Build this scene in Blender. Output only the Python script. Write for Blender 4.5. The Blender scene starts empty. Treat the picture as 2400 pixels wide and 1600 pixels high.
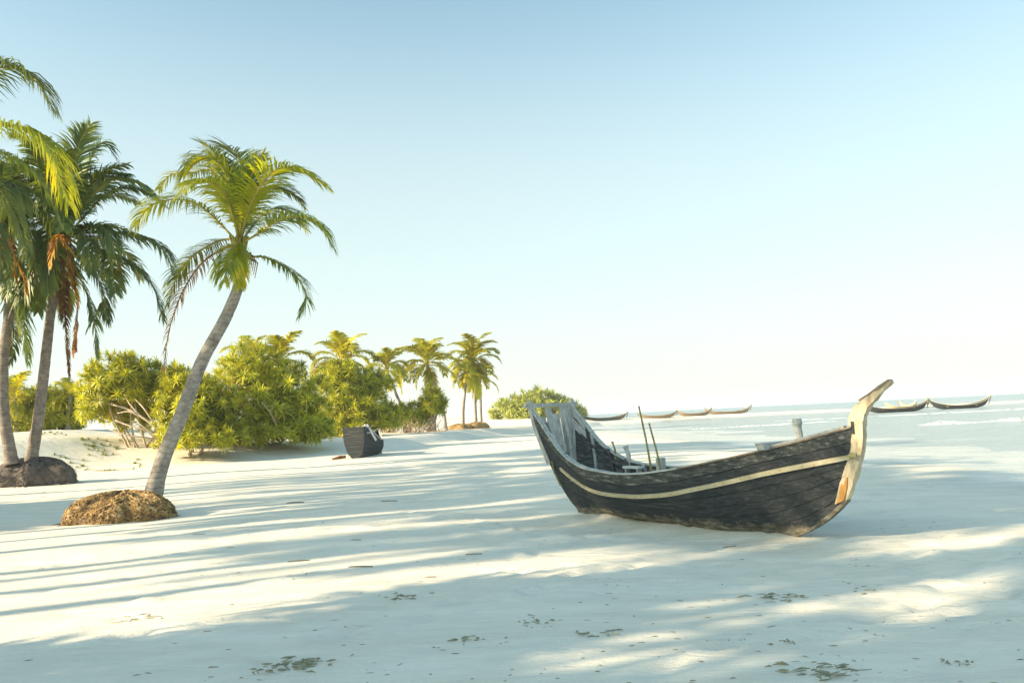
import bpy, math, random
import numpy as np
from mathutils import Vector, Matrix
random.seed(7)
S = bpy.context.scene
C = S.collection
R = math.radians

# ------------------------------------------------------------------ camera
F = 1867.0                      # focal length in photo pixels (photo 2400 wide)
n = np.array([-.049, 1, -178 / F]); n /= np.linalg.norm(n)
f0 = np.array([0, 0, -1.]); fh = f0 - f0.dot(n) * n; fh /= np.linalg.norm(fh)
rr = np.cross(fh, n)
RM = np.array([rr, fh, n])      # camera -> world
EYE = 1.5
cd = bpy.data.cameras.new('camera'); cam = bpy.data.objects.new('camera', cd); C.objects.link(cam)
cd.sensor_width = 36; cd.lens = 36 * F / 2400; cd.clip_start = .1; cd.clip_end = 30000
M4 = Matrix([list(RM[i]) + [0] for i in range(3)] + [[0, 0, 0, 1]])
cam.matrix_world = Matrix.Translation((0, 0, EYE)) @ M4
S.camera = cam

# ------------------------------------------------------------------ sky, sun, exposure
SUN_EL = 21.0
TO_SUN = Vector((-.93, -.36, 0)).normalized()
W = bpy.data.worlds.new('World'); S.world = W; W.use_nodes = True
nt = W.node_tree; bg = nt.nodes['Background']
sky = nt.nodes.new('ShaderNodeTexSky'); sky.sky_type = 'NISHITA'; sky.sun_disc = False
sky.sun_elevation = R(SUN_EL); sky.sun_rotation = math.atan2(TO_SUN.x, TO_SUN.y)
sky.altitude = 0; sky.air_density = 1.0; sky.dust_density = 1.2; sky.ozone_density = 1.6
# milky tropical air: the clear sky is toned towards a pale haze near the horizon, the same all the way round
tcw = nt.nodes.new('ShaderNodeTexCoord'); sxw = nt.nodes.new('ShaderNodeSeparateXYZ'); nt.links.new(tcw.outputs['Generated'], sxw.inputs[0])
rw = nt.nodes.new('ShaderNodeValToRGB'); rw.color_ramp.interpolation = 'EASE'
e = rw.color_ramp.elements; e[0].position = 0; e[0].color = (.93, .93, .93, 1); e[1].position = .58; e[1].color = (.04, .04, .04, 1)
k_ = e.new(.20); k_.color = (.62, .62, .62, 1)
nt.links.new(sxw.outputs[2], rw.inputs[0])
ti = nt.nodes.new('ShaderNodeMix'); ti.data_type = 'RGBA'; ti.blend_type = 'MULTIPLY'; ti.inputs[0].default_value = 1
nt.links.new(sky.outputs[0], ti.inputs['A']); ti.inputs['B'].default_value = (.66, .78, .64, 1)
hz = nt.nodes.new('ShaderNodeMix'); hz.data_type = 'RGBA'; nt.links.new(rw.outputs[0], hz.inputs[0])
nt.links.new(ti.outputs['Result'], hz.inputs['A']); hz.inputs['B'].default_value = (2.14, 2.28, 2.14, 1)
nt.links.new(hz.outputs['Result'], bg.inputs[0])
bg.inputs[1].default_value = .10
sd = bpy.data.lights.new('sun', 'SUN'); sun = bpy.data.objects.new('sun', sd); C.objects.link(sun)
sd.energy = 2.55; sd.angle = R(.55); sd.color = (1.0, .80, .52)
sv = Vector((TO_SUN.x * math.cos(R(SUN_EL)), TO_SUN.y * math.cos(R(SUN_EL)), math.sin(R(SUN_EL))))
sun.rotation_euler = sv.to_track_quat('Z', 'Y').to_euler()
S.view_settings.view_transform = 'Standard'; S.view_settings.look = 'None'
S.view_settings.gamma = 1; S.view_settings.use_curve_mapping = False
S.view_settings.exposure = 2.08
S.render.engine = 'CYCLES'
S.cycles.transparent_max_bounces = 16; S.cycles.volume_bounces = 1

# ------------------------------------------------------------------ helpers
def ray(px, py): return RM @ np.array([px - 1200, 800 - py, -F])
def at(px, py, Y):
    d = ray(px, py); k = Y / d[1]
    return Vector((d[0] * k, Y, EYE + d[2] * k))

def tag(o, label=None, cat=None, group=None, kind=None):
    if label: o['label'] = label
    if cat: o['category'] = cat
    if group: o['group'] = group
    if kind: o['kind'] = kind
    return o

def empty(name, loc, label, cat, group=None, rz=0):
    o = bpy.data.objects.new(name, None); C.objects.link(o); o.location = loc; o.rotation_euler = (0, 0, rz)
    o.empty_display_size = .3
    return tag(o, label, cat, group)

def mesh(name, V, Fc, mats, mi=None, smooth=False):
    me = bpy.data.meshes.new(name); me.from_pydata([tuple(v) for v in V], [], Fc)
    for m in (mats if isinstance(mats, (list, tuple)) else [mats]): me.materials.append(m)
    if mi is not None: me.polygons.foreach_set('material_index', mi)
    if smooth: me.polygons.foreach_set('use_smooth', [True] * len(me.polygons))
    me.update(); return me

def link(name, me, parent=None, loc=None, rot=None, scale=None):
    o = bpy.data.objects.new(name, me); C.objects.link(o)
    if parent is not None: o.parent = parent
    if loc is not None: o.location = loc
    if rot is not None: o.rotation_euler = rot
    if scale is not None: o.scale = scale
    return o

class MB:
    def __init__(s): s.V = []; s.F = []; s.M = []
    def add(s, V, Fc, m=0):
        b = len(s.V); s.V += [tuple(v) for v in V]; s.F += [tuple(i + b for i in f) for f in Fc]; s.M += [m] * len(Fc)
        return s
    def build(s, name, mats, parent=None, smooth=False, loc=None, rot=None):
        return link(name, mesh(name, s.V, s.F, mats, s.M, smooth), parent, loc, rot)
    def tube(s, P, rad, n=8, m=0, cap=True, wob=0):
        P = [Vector(p) for p in P]; V = []; Fc = []
        if not isinstance(rad, (list, tuple)): rad = [rad] * len(P)
        up = Vector((0, 0, 1)); T0 = (P[1] - P[0]).normalized()
        if abs(T0.z) > .9: up = Vector((1, 0, 0))
        A = T0.cross(up).normalized()
        for i, p in enumerate(P):
            T = (P[min(i + 1, len(P) - 1)] - P[max(i - 1, 0)]).normalized()
            A = (A - T * A.dot(T)).normalized(); B = T.cross(A)
            for k in range(n):
                a = 2 * math.pi * k / n; r = rad[i] * (1 + wob * random.uniform(-1, 1))
                V.append(p + (A * math.cos(a) + B * math.sin(a)) * r)
        for i in range(len(P) - 1):
            for k in range(n):
                k2 = (k + 1) % n
                Fc.append((i * n + k, i * n + k2, (i + 1) * n + k2, (i + 1) * n + k))
        if cap:
            Fc.append(tuple(range(n - 1, -1, -1))); Fc.append(tuple((len(P) - 1) * n + k for k in range(n)))
        return s.add(V, Fc, m)
    def box(s, c, d, m=0, ax=None, jit=0):
        c = Vector(c); ax = ax or (Vector((1, 0, 0)), Vector((0, 1, 0)), Vector((0, 0, 1)))
        V = []
        for i in (-1, 1):
            for j in (-1, 1):
                for k in (-1, 1):
                    V.append(c + ax[0] * (i * d[0] / 2 * (1 + random.uniform(-jit, jit))) + ax[1] * (j * d[1] / 2 * (1 + random.uniform(-jit, jit))) + ax[2] * (k * d[2] / 2))
        return s.add(V, [(0, 1, 3, 2), (4, 6, 7, 5), (0, 4, 5, 1), (2, 3, 7, 6), (0, 2, 6, 4), (1, 5, 7, 3)], m)
    def sweep(s, P, N, B, w, t, m=0):
        """rectangular bar along P; N (outward) and B (width) vectors per point"""
        V = []; Fc = []
        for p, nn, bb in zip(P, N, B):
            for a, b in ((-1, 0), (1, 0), (1, 1), (-1, 1)):
                V.append(Vector(p) + Vector(bb) * (a * w / 2) + Vector(nn) * (b * t))
        for i in range(len(P) - 1):
            for k in range(4):
                k2 = (k + 1) % 4
                Fc.append((i * 4 + k, i * 4 + k2, i * 4 + 4 + k2, i * 4 + 4 + k))
        Fc += [(3, 2, 1, 0), tuple(len(V) - 4 + k for k in range(4))]
        return s.add(V, Fc, m)

def catmull(P, k=6):
    P = [Vector(p) for p in P]; Q = [2 * P[0] - P[1]] + P + [2 * P[-1] - P[-2]]; out = []
    for i in range(1, len(Q) - 2):
        for j in range(k):
            t = j / k; a, b, c, d = Q[i - 1:i + 3]
            out.append(.5 * ((2 * b) + (c - a) * t + (2 * a - 5 * b + 4 * c - d) * t * t + (-a + 3 * b - 3 * c + d) * t ** 3))
    out.append(P[-1]); return out

def sst(a, b, x):
    t = min(1, max(0, (x - a) / (b - a))); return t * t * (3 - 2 * t)

# ------------------------------------------------------------------ materials
def nmat(name, rough=.9):
    m = bpy.data.materials.new(name); m.use_nodes = True
    b = m.node_tree.nodes['Principled BSDF']; b.inputs['Roughness'].default_value = rough
    b.inputs['Specular IOR Level'].default_value = .25
    return m, m.node_tree, b

def noise_ramp(nt, scale, stops, coord='Object', detail=5, rough=.6, stretch=None, dist=0):
    tc = nt.nodes.new('ShaderNodeTexCoord'); src = tc.outputs[coord]
    if stretch:
        mp = nt.nodes.new('ShaderNodeMapping'); mp.inputs['Scale'].default_value = stretch
        nt.links.new(src, mp.inputs[0]); src = mp.outputs[0]
    no = nt.nodes.new('ShaderNodeTexNoise'); no.inputs['Scale'].default_value = scale
    no.inputs['Detail'].default_value = detail; no.inputs['Roughness'].default_value = rough; no.inputs['Distortion'].default_value = dist
    nt.links.new(src, no.inputs[0])
    rp = nt.nodes.new('ShaderNodeValToRGB'); e = rp.color_ramp.elements
    while len(e) < len(stops): e.new(.5)
    for i, (p, c) in enumerate(stops): e[i].position = p; e[i].color = (*c, 1) if len(c) == 3 else c
    nt.links.new(no.outputs['Fac'], rp.inputs[0])
    return rp, no, src

def bump(nt, b, h, strength=.5, dist=.02, prev=None):
    bp = nt.nodes.new('ShaderNodeBump'); bp.inputs['Strength'].default_value = strength; bp.inputs['Distance'].default_value = dist
    nt.links.new(h, bp.inputs['Height'])
    if prev is not None: nt.links.new(prev, bp.inputs['Normal'])
    nt.links.new(bp.outputs[0], b.inputs['Normal']); return bp.outputs[0]

def wood(name, stops, scale=6, stretch=(.6, 6, 6), rough=.85, bs=.5):
    m, nt, b = nmat(name, rough)
    rp, no, _ = noise_ramp(nt, scale, stops, stretch=stretch, detail=9, rough=.7)
    nt.links.new(rp.outputs[0], b.inputs['Base Color']); bump(nt, b, no.outputs['Fac'], bs, .02)
    return m

def leafmat(name, stops, trans=.35, rough=.45, spec=.4, tcol=1.3):
    m = bpy.data.materials.new(name); m.use_nodes = True; nt = m.node_tree
    b = nt.nodes['Principled BSDF']; out = nt.nodes['Material Output']
    b.inputs['Roughness'].default_value = rough; b.inputs['Specular IOR Level'].default_value = spec
    rp, no, _ = noise_ramp(nt, 2.2, stops, coord='Generated', detail=2)
    oi = nt.nodes.new('ShaderNodeObjectInfo')
    hs = nt.nodes.new('ShaderNodeHueSaturation'); mr = nt.nodes.new('ShaderNodeMapRange')
    mr.inputs['To Min'].default_value = .7; mr.inputs['To Max'].default_value = 1.3
    nt.links.new(oi.outputs['Random'], mr.inputs[0]); nt.links.new(mr.outputs[0], hs.inputs['Value'])
    nt.links.new(rp.outputs[0], hs.inputs['Color']); nt.links.new(hs.outputs[0], b.inputs['Base Color'])
    tr = nt.nodes.new('ShaderNodeBsdfTranslucent'); g = nt.nodes.new('ShaderNodeHueSaturation')
    g.inputs['Value'].default_value = tcol; g.inputs['Saturation'].default_value = 1.1; g.inputs['Hue'].default_value = .49
    nt.links.new(hs.outputs[0], g.inputs['Color']); nt.links.new(g.outputs[0], tr.inputs[0])
    mx = nt.nodes.new('ShaderNodeMixShader'); mx.inputs[0].default_value = trans
    nt.links.new(b.outputs[0], mx.inputs[1]); nt.links.new(tr.outputs[0], mx.inputs[2]); nt.links.new(mx.outputs[0], out.inputs[0])
    return m

M = {}
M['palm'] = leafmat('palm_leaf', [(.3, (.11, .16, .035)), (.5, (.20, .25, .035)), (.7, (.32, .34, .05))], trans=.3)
M['palm_sunlit'] = leafmat('palm_leaf_sunlit', [(.3, (.20, .25, .02)), (.5, (.36, .39, .03)), (.7, (.56, .50, .05))], trans=.4)  # yellow of the sunlit fronds put into the leaf colour
M['palm_shaded'] = leafmat('palm_leaf_shaded', [(.3, (.08, .13, .04)), (.55, (.15, .20, .05)), (.72, (.25, .29, .055))], trans=.3)  # shade on the left palms put into the leaf colour
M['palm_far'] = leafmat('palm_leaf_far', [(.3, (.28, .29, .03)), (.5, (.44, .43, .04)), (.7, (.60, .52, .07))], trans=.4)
M['bush'] = leafmat('strap_leaf', [(.3, (.24, .27, .02)), (.5, (.43, .44, .03)), (.7, (.60, .54, .05))], trans=.35, rough=.4)
M['bush_far'] = leafmat('strap_leaf_far', [(.3, (.24, .28, .06)), (.5, (.38, .42, .08)), (.7, (.52, .50, .10))], trans=.35)
M['dry'] = leafmat('dry_leaf', [(.3, (.12, .06, .03)), (.5, (.30, .15, .06)), (.7, (.50, .28, .10))], trans=.25, rough=.8)
M['orange'] = leafmat('orange_stalk', [(.3, (.30, .13, .02)), (.5, (.50, .25, .04)), (.7, (.62, .38, .08))], trans=.3, rough=.8)
M['rachis'] = leafmat('rachis', [(.3, (.22, .20, .04)), (.5, (.36, .30, .05)), (.7, (.45, .38, .09))], trans=.1)
M['branch'] = wood('pale_branch', [(.3, (.30, .22, .15)), (.55, (.50, .40, .30)), (.75, (.66, .55, .44))], 3, (1, 1, 1))
M['root'] = wood('root_fibre', [(.3, (.10, .06, .035)), (.44, (.20, .13, .07)), (.54, (.38, .25, .09)), (.66, (.62, .48, .34))], 9, (1, 1, 1), bs=1)
M['rootdark'] = wood('root_dark', [(.3, (.06, .05, .045)), (.5, (.13, .11, .10)), (.7, (.24, .19, .16))], 8, (1, 1, 1), bs=1)
M['soil'] = wood('soil', [(.3, (.05, .03, .018)), (.5, (.14, .09, .05)), (.7, (.28, .20, .12))], 7, (1, 1, 1), bs=1)
M['debris'] = wood('debris', [(.3, (.16, .17, .12)), (.5, (.30, .29, .20)), (.7, (.44, .40, .28))], 12, (1, 1, 1))
M['redbit'] = wood('red_bits', [(.3, (.35, .06, .03)), (.6, (.55, .16, .07)), (.8, (.7, .4, .3))], 8, (1, 1, 1))

def trunkmat(name, c1, c2, c3):
    m, nt, b = nmat(name, .9)
    rp, no, src = noise_ramp(nt, 5, [(.28, c1), (.5, c2), (.7, c3)], detail=8, rough=.7)
    # irregular horizontal leaf-scar rings
    sx = nt.nodes.new('ShaderNodeSeparateXYZ'); nt.links.new(src, sx.inputs[0])
    mu = nt.nodes.new('ShaderNodeMath'); mu.operation = 'MULTIPLY_ADD'; mu.inputs[1].default_value = 9
    nt.links.new(sx.outputs[2], mu.inputs[0])
    n2 = nt.nodes.new('ShaderNodeTexNoise'); n2.inputs['Scale'].default_value = 3; nt.links.new(src, n2.inputs[0])
    m3 = nt.nodes.new('ShaderNodeMath'); m3.operation = 'MULTIPLY'; m3.inputs[1].default_value = 3; nt.links.new(n2.outputs['Fac'], m3.inputs[0])
    nt.links.new(m3.outputs[0], mu.inputs[2])
    pp = nt.nodes.new('ShaderNodeMath'); pp.operation = 'FRACT'; nt.links.new(mu.outputs[0], pp.inputs[0])
    r2 = nt.nodes.new('ShaderNodeValToRGB'); e = r2.color_ramp.elements; e[0].position = 0; e[0].color = (.45, .45, .45, 1); e[1].position = .22; e[1].color = (1, 1, 1, 1)
    nt.links.new(pp.outputs[0], r2.inputs[0])
    mx = nt.nodes.new('ShaderNodeMix'); mx.data_type = 'RGBA'; mx.blend_type = 'MULTIPLY'; mx.inputs[0].default_value = .55
    nt.links.new(rp.outputs[0], mx.inputs['A']); nt.links.new(r2.outputs[0], mx.inputs['B'])
    nt.links.new(mx.outputs['Result'], b.inputs['Base Color'])
    p = bump(nt, b, no.outputs['Fac'], .6, .03); bump(nt, b, r2.outputs[0], .6, .03, p)
    return m
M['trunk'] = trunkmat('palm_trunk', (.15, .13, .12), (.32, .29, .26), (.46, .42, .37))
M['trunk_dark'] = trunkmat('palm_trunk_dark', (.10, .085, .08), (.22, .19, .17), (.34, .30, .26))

# boat woods
M['hull'] = wood('tarred_hull', [(.25, (.024, .028, .031)), (.5, (.046, .052, .057)), (.64, (.08, .086, .088)), (.72, (.30, .29, .25))], 5, (.5, 7, 7), bs=.6)
M['hull_worn'] = wood('worn_hull', [(.25, (.035, .038, .038)), (.50, (.075, .08, .078)), (.59, (.16, .16, .145)), (.66, (.46, .44, .38))], 6, (.8, 5, 5), bs=.8)
M['hull_foot'] = wood('hull_foot', [(.28, (.045, .042, .034)), (.45, (.12, .11, .08)), (.6, (.24, .22, .17)), (.75, (.42, .39, .32))], 7, (1, 3, 3), bs=1)
def hullmat(name, key):
    m = M[key].copy(); m.name = name; nt = m.node_tree; b = nt.nodes['Principled BSDF']
    old = b.inputs['Base Color'].links[0].from_socket
    rp, no, src = noise_ramp(nt, 7, [(.28, (.06, .055, .042)), (.45, (.15, .13, .10)), (.6, (.28, .25, .19)), (.75, (.46, .42, .34))], stretch=(1, 3, 3), detail=9)
    tc = nt.nodes.new('ShaderNodeTexCoord'); sx = nt.nodes.new('ShaderNodeSeparateXYZ'); nt.links.new(tc.outputs['Object'], sx.inputs[0])
    n2 = nt.nodes.new('ShaderNodeTexNoise'); n2.inputs['Scale'].default_value = 5; n2.inputs['Detail'].default_value = 8; n2.inputs['Roughness'].default_value = .7; nt.links.new(tc.outputs['Object'], n2.inputs[0])
    a = nt.nodes.new('ShaderNodeMath'); a.operation = 'MULTIPLY_ADD'; a.inputs[1].default_value = -.42; nt.links.new(n2.outputs['Fac'], a.inputs[0]); nt.links.new(sx.outputs[2], a.inputs[2])
    r = nt.nodes.new('ShaderNodeMapRange'); r.inputs['From Min'].default_value = -.135; r.inputs['From Max'].default_value = -.06; r.inputs['To Min'].default_value = 1; r.inputs['To Max'].default_value = 0; nt.links.new(a.outputs[0], r.inputs[0])
    mx = nt.nodes.new('ShaderNodeMix'); mx.data_type = 'RGBA'; nt.links.new(r.outputs[0], mx.inputs[0]); nt.links.new(old, mx.inputs['A']); nt.links.new(rp.outputs[0], mx.inputs['B'])
    nt.links.new(mx.outputs['Result'], b.inputs['Base Color']); M[name] = m
hullmat('hull_low', 'hull')
M['cream'] = wood('cream_wood', [(.25, (.30, .20, .08)), (.42, (.55, .47, .30)), (.7, (.66, .60, .44))], 5, (1, 5, 5), bs=.35)
M['stem'] = wood('stem_wood', [(.28, (.20, .14, .07)), (.45, (.48, .40, .27)), (.62, (.66, .57, .42)), (.8, (.78, .70, .55))], 6, (3, 3, .7), bs=.5)
M['rust_sunlit'] = wood('rust_and_sunlit_wood', [(.3, (.40, .17, .04)), (.6, (.62, .33, .10))], 6, (3, 3, .7))  # orange sunlight on the stem as a colour, also rust of the nails
M['grey'] = wood('grey_wood', [(.26, (.14, .13, .12)), (.40, (.38, .38, .36)), (.58, (.58, .58, .55)), (.75, (.72, .72, .69))], 5, (4, 4, .9), bs=.7)
M['greydeck'] = wood('grey_deck', [(.28, (.13, .14, .13)), (.45, (.40, .42, .40)), (.7, (.62, .63, .60))], 5, (1, 6, 6), bs=.6)
M['inner'] = wood('inner_wood', [(.3, (.04, .042, .042)), (.5, (.08, .085, .085)), (.7, (.22, .20, .18))], 5, (1, 6, 6))
M['white'] = wood('white_paint', [(.3, (.45, .45, .42)), (.5, (.7, .7, .66))], 5, (1, 4, 4), bs=.2)
M['brown'] = wood('brown_boat', [(.3, (.13, .09, .06)), (.5, (.26, .20, .14)), (.7, (.40, .33, .25))], 3, (1, 5, 5))
M['bamboo'] = wood('bamboo', [(.3, (.14, .12, .05)), (.5, (.28, .25, .12)), (.7, (.42, .38, .22))], 6, (5, 5, 1))

# ------------------------------------------------------------------ terrain
XI = [-400, -60, -26, -17, -8, -4, 5, 12, 40]
HT = [2.1, 2.1, 2.0, .85, .62, .62, .55, .5, .35]
TY = [30, 32, 34, 39, 46, 60, 84, 112, 128]
def lump(x, y): return math.sin(x * .9 + 1.3 * math.sin(y * .31)) * math.sin(y * .7 + x * .23) * .5 + .5 * math.sin(x * 2.1 - y * 1.3 + 2)
def H(x, y):
    z = .018 * math.sin(x * .8 + y * .35) + .014 * math.sin(y * .9 - x * .4 + 1) + .006 * lump(x * 2, y * 2)
    # beach slopes to the water on the right
    z -= .30 * sst(5.0, 15.8, x + .02 * y) + 1.2 * sst(15.3, 40, x)
    # sand banked along the keel of the big boat
    dx, dy = x - 1.03, y - 12.10; a_ = dx * .57722 - dy * .81659; c_ = dx * .81659 + dy * .57722
    if -2 < a_ < 6 and abs(c_) < 2: z += .05 * math.exp(-(c_ / .32) ** 2) * sst(-1, 0, a_) * (1 - sst(2.9, 3.9, a_)) * (1 + .3 * math.sin(a_ * 4)) - .02 * math.exp(-((abs(c_) - .75) / .3) ** 2)
    # dune behind
    toe = float(np.interp(x, XI, TY)); ht = float(np.interp(x, XI, HT))
    d = sst(toe - 1.5, toe + 6.5, y + .7 * math.sin(x * .7))
    z += d * (ht + .06 * lump(x, y)) * (1 - sst(20, 45, x) if y < 118 else 1)
    z += .7 * sst(105, 128, y) * (1 - sst(8, 14, x))
    # sand spit across the bay
    if x > 4:
        sp = math.exp(-((y - (138 + 1.2 * math.sin(x * .05))) / 8.5) ** 4)
        z = z * (1 - sp) + sp * (.5 - .006 * min(x, 60) + .03 * lump(x * .3, y * .3))
        z -= 3 * sst(150, 170, y) * sst(4, 10, x)
    return z
H0 = H
FP = {}
def add_print(x, y, ang, r, d):
    for i in range(int(math.floor((x - .4) / .5)), int(math.floor((x + .4) / .5)) + 1):
        for j in range(int(math.floor((y - .4) / .5)), int(math.floor((y + .4) / .5)) + 1):
            FP.setdefault((i, j), []).append((x, y, math.cos(ang), math.sin(ang), r, d))
rf_ = random.Random(88)
for (x, y, a, n_) in ((-3.6, 6.2, .10, 14), (.2, 4.6, .55, 16), (2.6, 4.9, 1.1, 12), (-2.2, 5.0, .75, 22), (4.2, 7.5, 2.5, 18), (-7, 12.5, -.15, 20), (-1.5, 9.5, .15, 16), (6.5, 9.0, 1.9, 16), (-4, 16, .3, 26), (1.2, 8.0, -.2, 10), (0, 20, 1.9, 20)):
    for k in range(n_):
        a += rf_.uniform(-.09, .09); x += .62 * math.cos(a); y += .62 * math.sin(a); sd_ = .09 * (1 if k % 2 else -1)
        add_print(x - sd_ * math.sin(a), y + sd_ * math.cos(a), a, rf_.uniform(.11, .14), rf_.uniform(.028, .048))
for k in range(150):
    add_print(rf_.uniform(-7, 8), rf_.uniform(4, 17), rf_.uniform(0, 3.14), rf_.uniform(.07, .20), rf_.uniform(.010, .028) * rf_.choice((1, 1, -1)))
def H(x, y):
    z = H0(x, y)
    for (a, b_, c_, s_, r_, d_) in FP.get((math.floor(x / .5), math.floor(y / .5)), ()):
        u = ((x - a) * c_ + (y - b_) * s_) / (r_ * 1.5); v = (-(x - a) * s_ + (y - b_) * c_) / (r_ * .75); q = u * u + v * v
        if q < 6: z += d_ * (.45 * math.exp(-(math.sqrt(q) - 1.35) ** 2 * 6) - math.exp(-q * 1.3))
    return z
def gnd(x, y, dz=0): return Vector((x, y, H(x, y) + dz))

def axis(neg, pos, fine, n1, n2):
    a = [fine * (((1 + g) ** k - 1) / g) for g, k in [(0.0165, k) for k in range(0, 520)]]
    P = [v for v in a if v < pos] + [pos]; N = [-v for v in a if v < neg][::-1]
    return [-neg] + N[:-1] + P
xs = axis(1500, 1500, .07, 0, 0)
ys = [v + 7 for v in axis(400, 1800, .065, 0, 0)]
V = [(x, y, H(x, y)) for y in ys for x in xs]; nx = len(xs)
Fc = [(j * nx + i, j * nx + i + 1, (j + 1) * nx + i + 1, (j + 1) * nx + i) for j in range(len(ys) - 1) for i in range(nx - 1)]
m, nt, b = nmat('beach_sand', .95)
geo = nt.nodes.new('ShaderNodeNewGeometry'); sx = nt.nodes.new('ShaderNodeSeparateXYZ'); nt.links.new(geo.outputs['Position'], sx.inputs[0])
def mth(op, a, bb=None, c=None, clamp=False):
    k = nt.nodes.new('ShaderNodeMath'); k.operation = op; k.use_clamp = clamp
    for i, v in enumerate((a, bb, c)):
        if v is None: continue
        if isinstance(v, (int, float)): k.inputs[i].default_value = v
        else: nt.links.new(v, k.inputs[i])
    return k.outputs[0]
def nz(scale, detail=4, stretch=None, rough=.55, dist=0):
    src = geo.outputs['Position']
    if stretch:
        mp = nt.nodes.new('ShaderNodeMapping'); mp.inputs['Scale'].default_value = stretch[:3]
        if len(stretch) > 3: mp.inputs['Rotation'].default_value = (0, 0, stretch[3])
        nt.links.new(src, mp.inputs[0]); src = mp.outputs[0]
    k = nt.nodes.new('ShaderNodeTexNoise'); k.inputs['Scale'].default_value = scale; k.inputs['Detail'].default_value = detail
    k.inputs['Roughness'].default_value = rough; k.inputs['Distortion'].default_value = dist
    nt.links.new(src, k.inputs[0]); return k.outputs['Fac']
edge = mth('ADD', sx.outputs[2], mth('MULTIPLY', nz(.35, 3), .10))
wet = nt.nodes.new('ShaderNodeMapRange'); wet.interpolation_type = 'SMOOTHSTEP'
wet.inputs['From Min'].default_value = .02; wet.inputs['From Max'].default_value = -.13
wet.inputs['To Min'].default_value = 0; wet.inputs['To Max'].default_value = 1
nt.links.new(edge, wet.inputs['Value'])
rp = nt.nodes.new('ShaderNodeValToRGB'); e = rp.color_ramp.elements
e[0].position = .3; e[0].color = (.74, .68, .57, 1); e[1].position = .65; e[1].color = (.90, .85, .73, 1)
nt.links.new(nz(1.3, 9, (.45, 1.5, 1, .12), .72, .4), rp.inputs[0])
# fine dark litter specks, in patches
spk = mth('GREATER_THAN', nz(16, 2, (1, .8, 1)), .685); pat = mth('GREATER_THAN', nz(.8, 3), .56)
sp = mth('MULTIPLY', mth('MULTIPLY', spk, pat), .6)
mx = nt.nodes.new('ShaderNodeMix'); mx.data_type = 'RGBA'; nt.links.new(sp, mx.inputs[0]); nt.links.new(rp.outputs[0], mx.inputs['A'])
mx.inputs['B'].default_value = (.22, .20, .15, 1)
mw = nt.nodes.new('ShaderNodeMix'); mw.data_type = 'RGBA'; nt.links.new(wet.outputs[0], mw.inputs[0]); nt.links.new(mx.outputs['Result'], mw.inputs['A'])
wst = nt.nodes.new('ShaderNodeValToRGB'); e = wst.color_ramp.elements
e[0].position = .35; e[0].color = (.40, .42, .41, 1); e[1].position = .62; e[1].color = (.64, .63, .57, 1)
nt.links.new(nz(1.1, 6, (.35, 2.2, 1, -.2), .65, .5), wst.inputs[0]); nt.links.new(wst.outputs[0], mw.inputs['B'])
nt.links.new(mw.outputs['Result'], b.inputs['Base Color'])
ro = nt.nodes.new('ShaderNodeMapRange'); ro.inputs['To Min'].default_value = .95; ro.inputs['To Max'].default_value = .14
nt.links.new(wet.outputs[0], ro.inputs[0]); nt.links.new(ro.outputs[0], b.inputs['Roughness'])
vo = nt.nodes.new('ShaderNodeTexVoronoi'); vo.feature = 'SMOOTH_F1'; vo.inputs['Scale'].default_value = 1.9; vo.inputs['Smoothness'].default_value = .5
mpv = nt.nodes.new('ShaderNodeMapping'); mpv.inputs['Scale'].default_value = (.7, 1.1, 1); nt.links.new(geo.outputs['Position'], mpv.inputs[0]); nt.links.new(mpv.outputs[0], vo.inputs[0])
dm = nt.nodes.new('ShaderNodeMapRange'); dm.interpolation_type = 'SMOOTHSTEP'; dm.inputs['From Min'].default_value = .05; dm.inputs['From Max'].default_value = .30; nt.links.new(vo.outputs['Distance'], dm.inputs['Value'])
fpm = mth('MULTIPLY', dm.outputs[0], mth('MULTIPLY', mth('SUBTRACT', nz(.35, 2), .38, None, True), 3.5, None, True))
p = bump(nt, b, nz(.9, 3, (.7, 1.4, 1), .5, .6), .55, .12)
p = bump(nt, b, fpm, .55, .05, p)
p = bump(nt, b, nz(5, 5, (.5, 2.2, 1, .25), .6, .8), .6, .04, p)
p = bump(nt, b, nz(45, 3), .5, .008, p)
sand = link('beach_sand', mesh('beach_sand', V, Fc, m, smooth=True)); tag(sand, kind='structure')

# water
m, nt, b = nmat('sea_water', .2); b.inputs['Specular IOR Level'].default_value = .3; b.inputs['IOR'].default_value = 1.25
geo = nt.nodes.new('ShaderNodeNewGeometry'); sx = nt.nodes.new('ShaderNodeSeparateXYZ'); nt.links.new(geo.outputs['Position'], sx.inputs[0])
mr = nt.nodes.new('ShaderNodeMapRange'); mr.inputs['From Min'].default_value = 130; mr.inputs['From Max'].default_value = 600
nt.links.new(sx.outputs[1], mr.inputs[0])
mc = nt.nodes.new('ShaderNodeMix'); mc.data_type = 'RGBA'; nt.links.new(mr.outputs[0], mc.inputs[0])
mc.inputs['A'].default_value = (.33, .38, .39, 1); mc.inputs['B'].default_value = (.12, .23, .30, 1)
fm = mth('MULTIPLY', mth('GREATER_THAN', nz(.5, 5, (.25, 1.6, 1), .7, .5), .66), .5)
m2 = nt.nodes.new('ShaderNodeMix'); m2.data_type = 'RGBA'; nt.links.new(fm, m2.inputs[0]); nt.links.new(mc.outputs['Result'], m2.inputs['A'])
m2.inputs['B'].default_value = (.7, .72, .72, 1)
nt.links.new(m2.outputs['Result'], b.inputs['Base Color'])
p = bump(nt, b, nz(1.2, 4, (.35, 1.6, 1), .6, .4), 1, .2)
bump(nt, b, nz(.18, 3, (.3, 1.5, 1)), 1, .9, p)
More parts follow.
